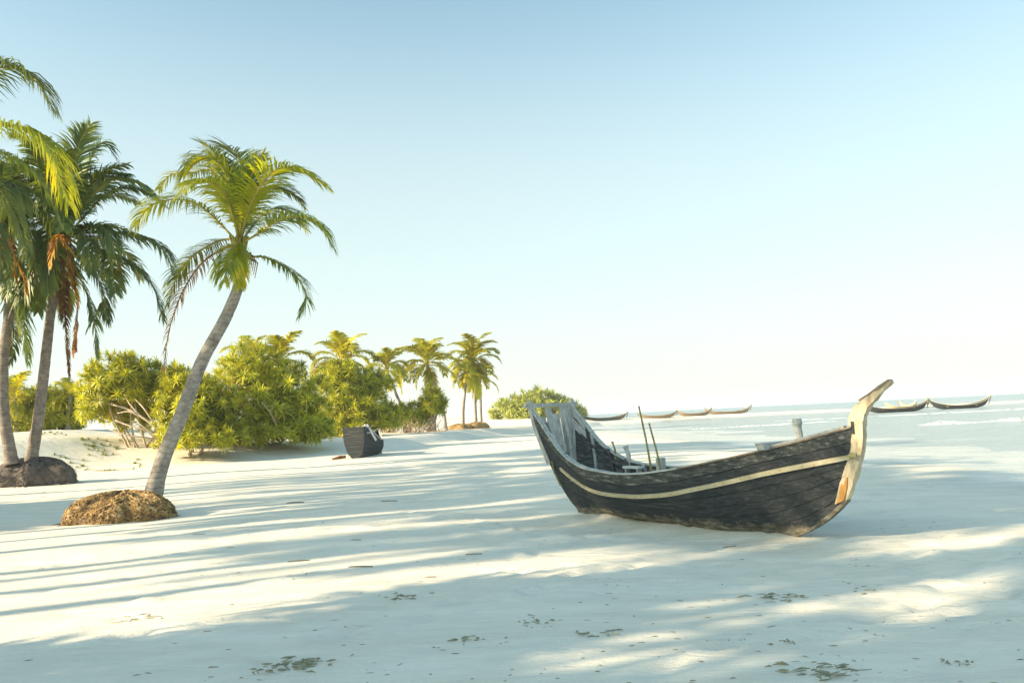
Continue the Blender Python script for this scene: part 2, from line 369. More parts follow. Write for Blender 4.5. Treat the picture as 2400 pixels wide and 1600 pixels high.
ws = [-2500, 0, 10, 20, 40, 80, 160, 400, 1500, 7000]; wy = [-400, 0, 20, 60, 120, 200, 500, 1500, 3500, 6500]
V = [(x, y, -.30) for y in wy for x in ws]; nx = len(ws)
Fc = [(j * nx + i, j * nx + i + 1, (j + 1) * nx + i + 1, (j + 1) * nx + i) for j in range(len(wy) - 1) for i in range(nx - 1)]
sea = link('sea', mesh('sea', V, Fc, m)); tag(sea, kind='structure')

# breaking ripple: low ridges with foam crests
M['foam'], nt, b = nmat('foam', .6); b.inputs['Base Color'].default_value = (.78, .80, .80, 1)
M['wave'], nt, b = nmat('wave_water', .15); b.inputs['Base Color'].default_value = (.33, .38, .37, 1)
def wave(name, x0, x1, y0, y1, h, label):
    V = []; Fc = []; mi = []; N = 90
    prof = [(-.9, -.02), (-.35, .35), (-.12, .9), (.05, 1), (.35, .55), (1.1, -.02)]
    for i in range(N + 1):
        t = i / N; x = x0 + (x1 - x0) * t; y = y0 + (y1 - y0) * t + .5 * math.sin(t * 9) + .25 * math.sin(t * 31)
        hh = h * max(.05, (.55 + .45 * math.sin(t * 17 + 1) * math.sin(t * 7))) * sst(0, .1, t) * sst(0, .1, 1 - t)
        for a, c in prof: V.append((x, y + a * 1.3, -.30 + c * hh - .004))
    k = len(prof)
    for i in range(N):
        for j in range(k - 1):
            Fc.append((i * k + j, (i + 1) * k + j, (i + 1) * k + j + 1, i * k + j + 1))
            mi.append(1 if (j in (0, 1) and random.random() < .75) or (j == 2 and random.random() < .4) else 0)
    o = link(name, mesh(name, V, Fc, [M['wave'], M['foam']], mi, True)); tag(o, label, 'wave', kind='structure')
a = at(2150, 995, 52); c = at(2500, 978, 56)
wave('wave', a.x, c.x + 8, 52, 54, .30, None)
wave('wave', 15, 30, 70, 74, .12, None)
wave('wave', 27, 75, 86, 88, .13, None)

# ------------------------------------------------------------------ palm builder
def frond_mb(pts, leaf=.6, pairs=48, droop=.8, width=.035, seed=0, rr=.022, ragged=.15, open_=.9, start=.14, side=None):
    rnd = random.Random(seed); P = catmull(pts, 8); mb = MB()
    L = [0]
    for i in range(1, len(P)): L.append(L[-1] + (P[i] - P[i - 1]).length)
    tot = L[-1]
    mb.tube(P[::2] + ([P[-1]] if (len(P) - 1) % 2 else []), [rr * (1 - .8 * i / (len(P[::2]))) for i in range(len(P[::2]) + ((len(P) - 1) % 2))], 5, 0, cap=False)
    def samp(d):
        for i in range(1, len(P)):
            if L[i] >= d:
                t = (d - L[i - 1]) / max(1e-6, L[i] - L[i - 1]); return P[i - 1].lerp(P[i], t), (P[i] - P[i - 1]).normalized()
        return P[-1], (P[-1] - P[-2]).normalized()
    Z = Vector((0, 0, 1)); S0 = side
    for k in range(pairs):
        u = start + (1 - start) * (k + rnd.random() * .6) / pairs
        p, T = samp(u * tot)
        s = T.cross(Z)
        if s.length < .25:
            s = s + (S0 or Vector((1, 0, 0))) * .5
        s.normalize()
        if S0 is not None and s.dot(S0) < 0: s = -s
        S0 = s
        up = s.cross(T); 
        if up.z < 0: up = -up
        pr = (math.sin(min(1, (u - start) / .25) * math.pi / 2) * (1 - .65 * max(0, (u - .6) / .4) ** 1.5))
        for sg in (-1, 1):
            if rnd.random() < ragged: continue
            ln = leaf * pr * rnd.uniform(.75, 1.1)
            d = (s * sg * open_ + T * (.45 + .7 * u) + up * rnd.uniform(.0, .35) + Vector((rnd.uniform(-.12, .12), rnd.uniform(-.12, .12), 0))).normalized()
            q = p.copy(); w = width * rnd.uniform(.75, 1.15); V = []; n3 = 3
            dr = droop * rnd.uniform(.7, 1.3)
            for j in range(n3 + 1):
                wd = T if abs(d.dot(T)) < .85 else s
                wd = (wd - d * wd.dot(d)).normalized()
                ww = w * (.75, 1, .7, 0)[j]
                if j < n3: V += [q - wd * ww / 2, q + wd * ww / 2]
                else: V.append(q)
                q = q + d * ln / n3
                d = (d + Vector((0, 0, -1)) * dr * .42).normalized()
            mb.add(V, [(0, 1, 3, 2), (2, 3, 5, 4), (4, 5, 6)], 1)
    return mb

def palm_trunk(parent, pts, r0, r1, mat, flare=1.6, seg=14):
    P = catmull(pts, 7); N = len(P); rad = []
    for i in range(N):
        t = i / (N - 1); r = r0 + (r1 - r0) * t
        r *= 1 + (flare - 1) * math.exp(-t * 14); r *= 1 + random.uniform(-.025, .025)
        if t > .93: r *= 1.25
        rad.append(r)
    mb = MB().tube(P, rad, seg, 0, wob=.03); return mb.build('trunk', M[mat], parent, smooth=True)

def root_mound(parent, c, rx, ry, h, mat, rmat, ntr=260, seed=3):
    rnd = random.Random(seed); V = []; Fc = []; NA, NR = 40, 12
    def pt(a, t, off=0):
        w = 1 + .10 * math.sin(3 * a + seed) + .06 * math.sin(7 * a + 2 * seed) + .03 * math.sin(13 * a)
        z = h * (math.cos(t * math.pi / 2) ** .7) * (1 + .08 * math.sin(5 * a + t * 4)) - .06
        rad = (math.sin(t * math.pi / 2) ** .9) * w
        return Vector((c[0] + (rx * rad + off) * math.cos(a), c[1] + (ry * rad + off) * math.sin(a), c[2] + z + off * .6))
    for j in range(NR + 1):
        for i in range(NA):
            p = pt(2 * math.pi * i / NA, j / NR); p += Vector((rnd.uniform(-.02, .02), rnd.uniform(-.02, .02), rnd.uniform(-.02, .02)))
            V.append(p)
    for j in range(NR):
        for i in range(NA):
            i2 = (i + 1) % NA; Fc.append((j * NA + i, (j + 1) * NA + i, (j + 1) * NA + i2, j * NA + i2))
    link('root_ball', mesh('root_ball', V, Fc, M[mat], smooth=True), parent)
    mb = MB()
    for k in range(ntr):
        a = rnd.uniform(0, 2 * math.pi); t0 = rnd.uniform(.05, .95); t1 = min(1.02, t0 + rnd.uniform(.08, .28)); P = []
        da = rnd.uniform(-.06, .06)
        for q in range(6):
            t = t0 + (t1 - t0) * q / 5; a += da + rnd.uniform(-.09, .09); P.append(pt(a, min(1, t), rnd.uniform(-.004, .016)))
        mb.tube(P, [rnd.uniform(.008, .017) * rz_ for rz_ in (1, 1.2, .8, 1.3, 1, .7)], 4, 0, cap=False)
    for k in range(16):      # loose roots trailing out over the sand
        a = rnd.uniform(0, 2 * math.pi); P = []
        for q in range(6):
            rad = .9 + .09 * q; a += rnd.uniform(-.06, .06); P.append(Vector((c[0] + rx * rad * math.cos(a), c[1] + ry * rad * math.sin(a), c[2] + .05 - .012 * q)))
        mb.tube(P, [.018, .016, .014, .012, .009, .005], 5, 0, cap=False)
    o = mb.build('roots', M[rmat], parent); o['kind'] = 'stuff'

# ---- front palm (leaning)
D1 = 15.3
def P1(px, py, dy=0): return at(px, py, D1 + dy)
root1 = empty('coconut_palm', (0, 0, 0), 'leaning coconut palm with grey trunk and sunlit crown, rooted in a brown root ball', 'palm tree')
b0 = P1(352, 1172)
root1.location = Vector((b0.x, b0.y, H(b0.x, b0.y)))
O1 = root1.location.copy()
def L1(px, py, dy=0): return P1(px, py, dy) - O1
palm_trunk(root1, [L1(352, 1200), L1(366, 1130), L1(388, 1060, .05), L1(430, 960, .1), L1(472, 850, .15), L1(527, 748, .1), L1(555, 682, 0), L1(566, 635, 0), L1(570, 590, 0)], .155, .088, 'trunk', flare=1.5)
mc_ = L1(285, 1150, -.4); mc_.z = -.02
root_mound(root1, mc_, .95, .62, .56, 'soil', 'root', 1300, 3)
cr = (562, 572)
fr1 = [  # pts (px,py,dy), leaf, droop, mat
 ([cr + (0,), (548, 470, -.2), (527, 400, -.3), (490, 370, -.45), (440, 392, -.6), (418, 430, -.7)], .62, .9, 'palm_sunlit'),
 ([cr + (0,), (540, 460, .3), (505, 400, .5), (450, 405, .8), (400, 410, 1), (372, 445, 1.1)], .45, .8, 'palm_sunlit'),
 ([cr + (0,), (500, 510, .2), (455, 475, .3), (400, 468, .4), (350, 485, .5), (318, 530, .5)], .62, .9, 'palm_sunlit'),
 ([cr + (0,), (535, 560, .3), (490, 575, .6), (440, 612, .9), (408, 665, 1), (393, 715, 1)], .48, .8, 'palm'),
 ([cr + (0,), (520, 585, .6), (470, 620, 1), (425, 690, 1.2), (395, 780, 1.2), (384, 868, 1.2)], .34, .9, 'dry'),
 ([cr + (0,), (568, 480, .2), (575, 420, .4), (562, 370, .6), (530, 345, .8), (500, 345, 1.2)], .60, .35, 'palm'),
 ([cr + (0,), (580, 500, -.3), (605, 445, -.6), (640, 402, -.8), (690, 395, -1), (762, 432, -1)], .62, .7, 'palm_sunlit'),
 ([cr + (0,), (585, 500, .5), (615, 455, .8), (650, 440, 1), (690, 455, 1.2), (715, 490, 1.3)], .45, .8, 'palm'),
 ([cr + (0,), (610, 545, -.2), (655, 515, -.4), (705, 508, -.5), (750, 530, -.5), (782, 582, -.5)], .55, .95, 'palm'),
 ([cr + (0,), (590, 600, 0), (617, 602, -.1), (660, 622, -.2), (700, 655, -.3), (718, 700, -.3), (702, 742, -.3)], .42, .9, 'palm'),
 ([cr + (0,), (545, 580, -.7), (535, 610, -1.0), (528, 660, -1.1)], .5, 1.2, 'palm_sunlit'),
 ([cr + (0,), (562, 590, -.5), (560, 620, -.8), (562, 670, -.8)], .35, 1.2, 'palm_sunlit'),
 ([cr + (0,), (560, 470, .8), (530, 400, 1.2), (470, 370, 1.6), (430, 385, 2.0)], .6, .6, 'palm'),
 ([cr + (0,), (535, 470, -.5), (500, 430, -.9), (460, 425, -1.3), (425, 455, -1.6)], .5, .9, 'palm_sunlit'),
 ([cr + (0,), (600, 520, .9), (640, 490, 1.5), (690, 500, 2.0), (720, 540, 2.2)], .45, .9, 'palm'),
 ([cr + (0,), (566, 480, -.3), (586, 420, -.5), (600, 380, -.6), (620, 360, -.6)], .45, .4, 'palm'),
 ([cr + (0,), (545, 470, .2), (525, 400, .3), (500, 355, .4), (470, 335, .5)], .55, .25, 'palm'),
]
for i, (pts, lf, dr, mt) in enumerate(fr1):
    P = [L1(*p) for p in pts]
    mb = frond_mb(P, lf * 1.27, 112 if mt != 'dry' else 60, dr * 1.3, .029, seed=i + 11, rr=.026, ragged=.16, open_=.9, side=Vector((0, 1, 0)))
    o = mb.build('frond', [M['rachis'] if mt != 'dry' else M['dry'], M[mt]], root1)
    if mt == 'dry': o['label'] = 'long dried brown frond hanging down'
mb = MB()    # bright crown sheaths
for k in range(16):
    a = k * 2.4; mb.tube([L1(566, 612) + Vector((0, 0, -.05 * (k % 3))), L1(562, 590) + Vector((math.cos(a) * .07, math.sin(a) * .07, 0)), L1(560, 560) + Vector((math.cos(a) * .17, math.sin(a) * .17, .02 * (k % 5)))], [.05, .05, .02], 6)
mb.build('crown_base', M['rachis'], root1, True)
mb = MB()
for k in range(5): mb.tube([L1(570, 600, -.1), L1(588 + 4 * k, 592 + 6 * k, -.2), L1(585 + 3 * k, 620 + 8 * k, -.25)], [.02, .014, .006], 5)
mb.build('flower_stalk', M['dry'], root1)

# ---- generic frond meshes
def gen_pts(L, el, droop, curl=0):
    P = []; p = Vector((0, 0, 0)); e = el; a = 0
    for i in range(6):
        P.append(p.copy()); p = p + Vector((math.cos(e) * math.cos(a), math.sin(a) * math.cos(e), math.sin(e))) * L / 5; e -= droop / 5 * (1 + i * .3); a += curl / 5
    return P
def gen_set(mats, L, leaf, pairs, width, rr, seed):
    out = []
    for i, (el, dr) in enumerate([(1.35, .9), (1.15, 1.2), (.8, 1.25), (.5, 1.3), (.2, 1.2), (-.2, 1.0), (-.7, .7)]):
        mb = frond_mb(gen_pts(L * random.uniform(.9, 1.05), el, dr, random.uniform(-.4, .4)), leaf, pairs, .9, width, seed + i, rr)
        out.append((el, mesh('frond', mb.V, mb.F, mats, mb.M)))
    return out
def add_crown(root, at_, fset, n, rnd, scale=1, lo=0, drym=None):
    for k in range(n):
        t = k / n; j = min(len(fset) - 1, int(lo + t * (len(fset) - lo)))
        a = k * 2.39996 + rnd.uniform(-.3, .3); s = scale * rnd.uniform(.72, 1.15)
        if rnd.random() < .08: continue
        o = link('frond', fset[j][1], root, at_, (rnd.uniform(-.08, .08), rnd.uniform(-.1, .1), a), (s, s, s))

# ---- two palms at left on a shared dark mound
rnd = random.Random(5)
D2 = 27.5
palm2 = empty('coconut_palm', gnd(at(75, 1062, D2).x, D2), 'tall dark palm, right one of the pair on the dark mound at left', 'palm tree')
O2 = palm2.location.copy()
def L2(px, py, dy=0): return at(px, py, D2 + dy) - O2
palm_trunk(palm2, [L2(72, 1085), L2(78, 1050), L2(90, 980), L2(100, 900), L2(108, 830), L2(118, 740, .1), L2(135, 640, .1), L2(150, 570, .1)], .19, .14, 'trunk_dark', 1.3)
c2 = (155, 555)
fr2 = [
 ([c2 + (0,), (170, 470, -.3), (176, 380, -.5), (190, 325, -.7), (212, 292, -.9)], 1.0, .5, 'palm_shaded'),
 ([c2 + (0,), (190, 460, .3), (210, 380, .5), (240, 335, .6), (272, 370, .7)], .9, .8, 'palm_shaded'),
 ([c2 + (0,), (185, 500, 0), (225, 450, -.3), (270, 420, -.5), (330, 432, -.6), (372, 470, -.7)], .85, .9, 'palm_shaded'),
 ([c2 + (0,), (200, 505, .8), (250, 455, 1.2), (300, 440, 1.4), (350, 455, 1.5), (385, 480, 1.5)], .7, .9, 'palm_shaded'),
 ([c2 + (0,), (210, 545, 0), (280, 548, -.4), (340, 560, -.5), (385, 590, -.6), (408, 648, -.6)], .95, .9, 'palm_shaded'),
 ([c2 + (0,), (200, 580, .4), (270, 600, .8), (325, 632, .9), (362, 680, 1), (384, 752, 1)], .85, .9, 'palm_shaded'),
 ([c2 + (0,), (180, 590, -.6), (215, 630, -.8), (240, 680, -.8), (250, 756, -.8)], .8, .9, 'palm_shaded'),
 ([c2 + (0,), (170, 610, .3), (200, 680, .6), (220, 750, .6), (228, 838, .6)], .6, .9, 'palm_shaded'),
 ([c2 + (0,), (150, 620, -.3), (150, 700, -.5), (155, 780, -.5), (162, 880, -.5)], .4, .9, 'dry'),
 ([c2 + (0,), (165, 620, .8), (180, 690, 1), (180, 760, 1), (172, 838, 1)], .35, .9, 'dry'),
 ([c2 + (0,), (110, 560, -.6), (80, 590, -1), (60, 650, -1.3), (58, 740, -1.3)], .85, .9, 'palm_shaded'),
 ([c2 + (0,), (120, 520, .5), (80, 500, .8), (40, 520, 1), (10, 580, 1)], .85, .9, 'palm_shaded'),
 ([c2 + (0,), (130, 460, -.4), (100, 380, -.6), (70, 330, -.8), (30, 315, -1)], .9, .8, 'palm_sunlit'),
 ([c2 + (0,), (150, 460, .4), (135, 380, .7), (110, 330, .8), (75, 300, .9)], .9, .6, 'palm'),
 ([c2 + (0,), (140, 520, -1.2), (120, 530, -1.8), (110, 600, -2.2), (112, 690, -2.3)], .8, 1.0, 'palm_shaded'),
 ([c2 + (0,), (175, 530, -1.2), (200, 560, -1.8), (215, 640, -2.2)], .8, 1.0, 'palm_shaded'),
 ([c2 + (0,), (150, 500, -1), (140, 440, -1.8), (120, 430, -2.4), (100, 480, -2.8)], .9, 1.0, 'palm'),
 ([c2 + (0,), (165, 500, .8), (150, 430, 1.4), (120, 420, 1.9), (80, 450, 2.3)], .9, .9, 'palm_shaded'),
 ([c2 + (0,), (120, 600, .6), (95, 650, 1), (90, 730, 1.2)], .7, .9, 'palm_shaded'),
 ([c2 + (0,), (165, 470, -.8), (155, 410, -1.1), (150, 370, -1.6), (170, 350, -2)], .9, .8, 'palm_shaded'),
 ([c2 + (0,), (190, 540, -.8), (230, 530, -1.2), (260, 560, -1.5), (270, 620, -1.6)], .8, 1, 'palm_shaded'),
]
def fronds(root, L, fr, seed, side, w=.06, pairs=100, rr=.04):
    for i, (pts, lf, dr, mt) in enumerate(fr):
        mb = frond_mb([L(*p) for p in pts], lf * 1.15, pairs, dr * 1.5, w, seed=seed + i, rr=rr, ragged=.1, side=side, open_=.75)
        o = mb.build('frond', [M['dry'] if mt == 'dry' else M['rachis'], M[mt]], root)
        if mt == 'dry': o['label'] = 'dried brown hanging frond'
        if mt == 'orange': o['label'] = 'withered orange hanging frond'
fronds(palm2, L2, fr2, 100, Vector((0, 1, 0)))
def stalk(root, L, pts, n=26, mat='orange', leaf=.35):
    mb = frond_mb([L(*p) for p in pts], leaf, n, 1.4, .05, seed=len(root.children), rr=.05, ragged=.1, open_=.4)
    mb.build('flower_stalk', [M['orange'], M[mat]], root)
LEFTF = gen_set([M['rachis'], M['palm_shaded']], 3.7, 1.0, 55, .085, .04, 900)
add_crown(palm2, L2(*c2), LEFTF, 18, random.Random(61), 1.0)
stalk(palm2, L2, [(160, 560, -1), (140, 552, -2.2), (125, 575, -2.6), (118, 625, -2.7)], leaf=.5)
stalk(palm2, L2, [(165, 565, -1), (150, 560, -2.0), (160, 580, -2.4), (175, 600, -2.5)])
stalk(palm2, L2, [(255, 590, -.6), (275, 612, -.9), (280, 640, -1), (286, 682, -1)])
stalk(palm2, L2, [(165, 640, -1), (172, 670, -1.2), (182, 700, -1.2), (183, 725, -1.2)], n=14, leaf=.25)
mb = MB(); rnd2 = random.Random(9)
for k in range(9):
    c = L2(140 + rnd2.uniform(-22, 25), 590 + rnd2.uniform(-12, 22), -.4 + rnd2.uniform(-.2, .3))
    mb.tube([c + Vector((0, 0, .13)), c + Vector((0, 0, .08)), c, c - Vector((0, 0, .1)), c - Vector((0, 0, .15))], [.02, .09, .12, .08, .02], 8)
mb.build('coconuts', M['dry'], palm2, True)

palm3 = empty('coconut_palm', gnd(at(18, 1065, D2).x, D2 - .6), 'palm with orange hanging stalks at the left edge, left of the dark mound pair', 'palm tree')
O3 = palm3.location.copy()
def L3(px, py, dy=0): return at(px, py, D2 - .6 + dy) - O3
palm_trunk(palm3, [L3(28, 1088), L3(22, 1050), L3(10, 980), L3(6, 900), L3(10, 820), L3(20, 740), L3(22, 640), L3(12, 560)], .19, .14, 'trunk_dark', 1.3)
c3 = (10, 550)
fr3 = [
 ([c3 + (0,), (30, 610, -.3), (45, 690, -.5), (58, 770, -.5), (66, 850, -.5)], .8, .9, 'palm_shaded'),
 ([c3 + (0,), (5, 620, .3), (25, 700, .5), (30, 780, .6), (26, 850, .6)], .7, .9, 'palm_shaded'),
 ([c3 + (0,), (50, 500, -.6), (90, 480, -.9), (125, 520, -1.1), (140, 590, -1.2)], .9, 1, 'palm_shaded'),
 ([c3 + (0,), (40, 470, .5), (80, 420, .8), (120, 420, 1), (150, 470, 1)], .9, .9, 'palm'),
 ([c3 + (0,), (60, 560, .2), (90, 590, .3), (110, 650, .3)], .8, .9, 'palm_shaded'),
 ([c3 + (0,), (-30, 480, -.4), (-80, 450, -.6), (-140, 480, -.8), (-170, 560, -.8)], .9, .9, 'palm_shaded'),
 ([c3 + (0,), (-20, 600, -.3), (-60, 640, -.5), (-70, 720, -.6)], .8, .9, 'palm_shaded'),
 ([c3 + (0,), (10, 470, -1), (20, 430, -1.8), (40, 440, -2.4), (60, 500, -2.8)], .9, 1, 'palm_shaded'),
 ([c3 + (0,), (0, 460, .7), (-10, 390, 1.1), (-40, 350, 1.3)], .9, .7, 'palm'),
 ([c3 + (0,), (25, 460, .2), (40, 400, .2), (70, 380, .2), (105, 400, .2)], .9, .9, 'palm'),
 ([c3 + (0,), (40, 520, -1), (65, 540, -1.6), (80, 600, -1.8), (85, 660, -1.8)], .8, 1, 'palm_shaded'),
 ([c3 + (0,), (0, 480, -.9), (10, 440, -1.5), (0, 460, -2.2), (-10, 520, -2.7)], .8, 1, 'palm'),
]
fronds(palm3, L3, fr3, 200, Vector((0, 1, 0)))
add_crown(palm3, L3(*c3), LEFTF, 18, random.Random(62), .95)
stalk(palm3, L3, [(8, 500, -1.6), (20, 540, -1.8), (32, 590, -2), (55, 650, -2), (62, 690, -2)], 40, leaf=.5)
stalk(palm3, L3, [(4, 500, -1.7), (10, 540, -1.9), (14, 580, -2), (28, 620, -2), (40, 660, -2)], 30, leaf=.4)
mound = empty('root_mound', gnd(at(60, 1130, 27.2).x, 27.6), 'dark eroded soil mound around the feet of the two left palms', 'mound')
root_mound(mound, (0, 0, 0), 1.35, 1.1, .92, 'rootdark', 'rootdark', 300, 8)

# nearer palm beyond the left edge: only its long sunlit frond and upper fronds reach into view
D4 = 22.0
palm4 = empty('coconut_palm', gnd(at(-190, 1100, D4).x, D4), 'tall palm standing outside the left edge, only its arching yellow-green fronds reaching in', 'palm tree')
O4 = palm4.location.copy()
def L4(px, py, dy=0): return at(px, py, D4 + dy) - O4
palm_trunk(palm4, [L4(-190, 1120), L4(-185, 950), L4(-170, 700), L4(-150, 480), L4(-140, 360)], .2, .14, 'trunk_dark', 1.3)
c4 = (-140, 340)
fr4 = [
 ([c4 + (0,), (-60, 295, -.2), (10, 292, -.4), (75, 315, -.5), (120, 360, -.6), (160, 480, -.7)], 1.35, 1.25, 'palm_sunlit'),
 ([c4 + (0,), (-80, 320, .3), (-10, 350, .5), (60, 390, .6), (110, 450, .7), (140, 520, .8)], .9, 1.1, 'palm'),
 ([c4 + (0,), (-100, 230, -.2), (-40, 175, -.3), (25, 158, -.3), (85, 190, -.4), (130, 265, -.4)], 1.15, 1.05, 'palm'),
 ([c4 + (0,), (-90, 220, .5), (-40, 150, .7), (20, 148, .8), (90, 195, .9)], .6, .5, 'palm_shaded'),
 ([c4 + (0,), (-70, 380, -.4), (-10, 430, -.6), (40, 520, -.7), (60, 600, -.7)], .9, 1, 'palm_shaded'),
 ([c4 + (0,), (-90, 400, .3), (-40, 470, .5), (-5, 560, .5), (5, 660, .5)], .9, 1, 'palm_shaded'),
]
for k in range(8):
    a = 2.0 + k * .45; fr4.append(([c4 + (0,), (-140 + 90 * math.cos(a), 300 - 60 * math.sin(a), .5 * math.sin(a * 3)), (-140 + 190 * math.cos(a), 340 - 80 * math.sin(a), .9 * math.sin(a * 3)), (-140 + 240 * math.cos(a), 420 - 90 * math.sin(a), 1.1 * math.sin(a * 3))], .9, 1, 'palm'))
fronds(palm4, L4, fr4, 300, Vector((0, 1, 0)), w=.05)

# ------------------------------------------------------------------ strap-leaf rosettes and bushes
def rosette(nl, L, w, seed, mat, droop=.55):
    rnd = random.Random(seed); mb = MB()
    for k in range(nl):
        a = k * 2.39996 + rnd.uniform(-.2, .2); e = 1.45 - 1.5 * (k / nl) + rnd.uniform(-.15, .15)
        ln = L * rnd.uniform(.7, 1.1); d = Vector((math.cos(a) * math.cos(e), math.sin(a) * math.cos(e), math.sin(e)))
        s = Vector((-math.sin(a), math.cos(a), 0)); q = Vector((0, 0, -.05)) + d * .03; V = []
        for j in range(4):
            ww = w * (.8, 1, .75, 0)[j]
            if j < 3: V += [q - s * ww / 2, q + s * ww / 2]
            else: V.append(q)
            q = q + d * ln / 3; d = (d + Vector((0, 0, -1)) * droop * rnd.uniform(.5, 1.4)).normalized()
        mb.add(V, [(0, 1, 3, 2), (2, 3, 5, 4), (4, 5, 6)])
    return mesh('leaf_cluster', mb.V, mb.F, M[mat], mb.M)
ROS = [rosette(26, .48, .05, 40 + i, 'bush') for i in range(5)]
ROSF = [rosette(20, .55, .075, 60 + i, 'bush_far') for i in range(3)]
ROSS = [rosette(22, .75, .11, 70 + i, 'palm_shaded', .4) for i in range(3)]

def orient(dirv, rnd):
    q = dirv.to_track_quat('Z', 'Y').to_matrix().to_4x4() @ Matrix.Rotation(rnd.uniform(0, 6.28), 4, 'Z')
    return q.to_euler()

def bush(base, blobs, n, ros, seed, label, group=None, hole=None, branches=None, nb=14, sc=1.0, name='screw_pine_bush', inner=350, bmat='branch', cat='bush', low=.05):
    """blobs: list of (dx,dy,dz, rx,ry,rz) relative to base"""
    rnd = random.Random(seed); root = empty(name, base, label, cat, group)
    area = [(b[3] * b[5] + b[3] * b[4] + b[4] * b[5]) for b in blobs]; tot = sum(area)
    def inside(p, skip, f=.82):
        for i, bb in enumerate(blobs):
            if i == skip: continue
            if ((p.x - bb[0]) / bb[3]) ** 2 + ((p.y - bb[1]) / bb[4]) ** 2 + ((p.z - bb[2]) / bb[5]) ** 2 < f: return True
        return False
    def pick():
        for _ in range(60):
            i = rnd.choices(range(len(blobs)), area)[0]; bb = blobs[i]
            z = rnd.uniform(-.75, 1); a = rnd.uniform(0, 2 * math.pi); r = math.sqrt(1 - z * z)
            nrm = Vector((r * math.cos(a), r * math.sin(a), z)); j = rnd.uniform(.82, 1.2) * (1 + .10 * math.sin(5 * a + seed) * math.sin(4 * z + seed))
            p = Vector((bb[0] + nrm.x * bb[3] * j, bb[1] + nrm.y * bb[4] * j, bb[2] + nrm.z * bb[5] * j))
            if p.z < low or inside(p, i): continue
            if nrm.y > .55 and rnd.random() < .75: continue
            if hole and hole(p): continue
            return p, nrm
        return p, nrm
    for k in range(n):
        p, nrm = pick(); d = (nrm + Vector((0, 0, .75)) + Vector((rnd.uniform(-.4, .4), rnd.uniform(-.4, .4), 0))).normalized()
        s = sc * rnd.uniform(.7, 1.3); link('leaf_cluster', rnd.choice(ros), root, p, orient(d, rnd), (s, s, s))
    mb = MB(); src = ros[0]; sv_ = [v.co.copy() for v in src.vertices]; sf = [tuple(p.vertices) for p in src.polygons]
    for k in range(inner):
        for _ in range(30):
            bb = rnd.choices(blobs, area)[0]; v = Vector((rnd.gauss(0, 1), rnd.gauss(0, 1), rnd.gauss(0, 1))).normalized() * rnd.uniform(.3, .85)
            p = Vector((bb[0] + v.x * bb[3], bb[1] + v.y * bb[4], bb[2] + v.z * bb[5]))
            if p.z > low and not (hole and hole(p)): break
        q = Matrix.Translation(p) @ orient(Vector((v.x, v.y, abs(v.z) + .3)).normalized(), rnd).to_matrix().to_4x4() @ Matrix.Scale(sc * 1.1, 4)
        mb.add([q @ c for c in sv_], sf)
    o = mb.build('inner_leaves', src.materials[0], root); o['kind'] = 'stuff'
    mb = MB()
    for k in range(nb):
        bb = rnd.choices(blobs, area)[0]; a = rnd.uniform(0, 6.28)
        e = Vector((bb[0] + .6 * bb[3] * math.cos(a), bb[1] + .6 * bb[4] * math.sin(a), bb[2] + rnd.uniform(-.2, .5) * bb[5]))
        s0 = Vector((bb[0] * .3 + rnd.uniform(-.3, .3), bb[1] * .3 + rnd.uniform(-.3, .3), -.1))
        mid = s0.lerp(e, .5) + Vector((rnd.uniform(-.3, .3), rnd.uniform(-.3, .3), -.1))
        mb.tube(catmull([s0, mid, e], 4), [.06, .057, .054, .05, .047, .043, .04, .037, .034], 6)
    if nb: mb.build('stem', M[bmat], root, True)
    for br in (branches or []):
        MB().tube(catmull([Vector(q) for q in br[0]], 5), [br[1] * (1 - .45 * i / (5 * (len(br[0]) - 1))) for i in range(5 * (len(br[0]) - 1) + 1)], 8).build('branch', M[bmat], root, True)
    return root

# bush A (left, with open pale branches)
DA = 42.0; mpp = DA / F
def bx(px, D=DA): return at(px, 1000, D).x
def bz(px, py, D, base): return at(px, py, D).z - base.z
bA = gnd(bx(330), DA); bA.z = H(bA.x, bA.y)
def rel(base, D):
    def f(px, py, dy=0):
        p = at(px, py, D + dy); return p - base
    return f
rA = rel(bA, DA)
def blob(rf, px, py, rx, rz, dy=0, ry=None):
    p = rf(px, py, dy); return (p.x, p.y, p.z, rx * mpp, (ry or rx) * mpp, rz * mpp)
blA = [blob(rA, 285, 895, 75, 62), blob(rA, 235, 945, 45, 55), blob(rA, 345, 900, 60, 45, .5), blob(rA, 400, 925, 55, 60, .8), blob(rA, 300, 960, 60, 60, 1.5)]
def holeA(p):
    q = p + bA; d = q - Vector((0, 0, EYE)); c = RM.T @ np.array(d); px = 1200 + F * c[0] / -c[2]; py = 800 - F * c[1] / -c[2]
    return p.y < .5 and ((px > 235 + (1040 - py) * .2 and px < 410 and py > 940 + (px - 245) * .12) or (360 < px < 395 and py > 925))
hb = lambda *a: [tuple(rA(*q)) for q in a]
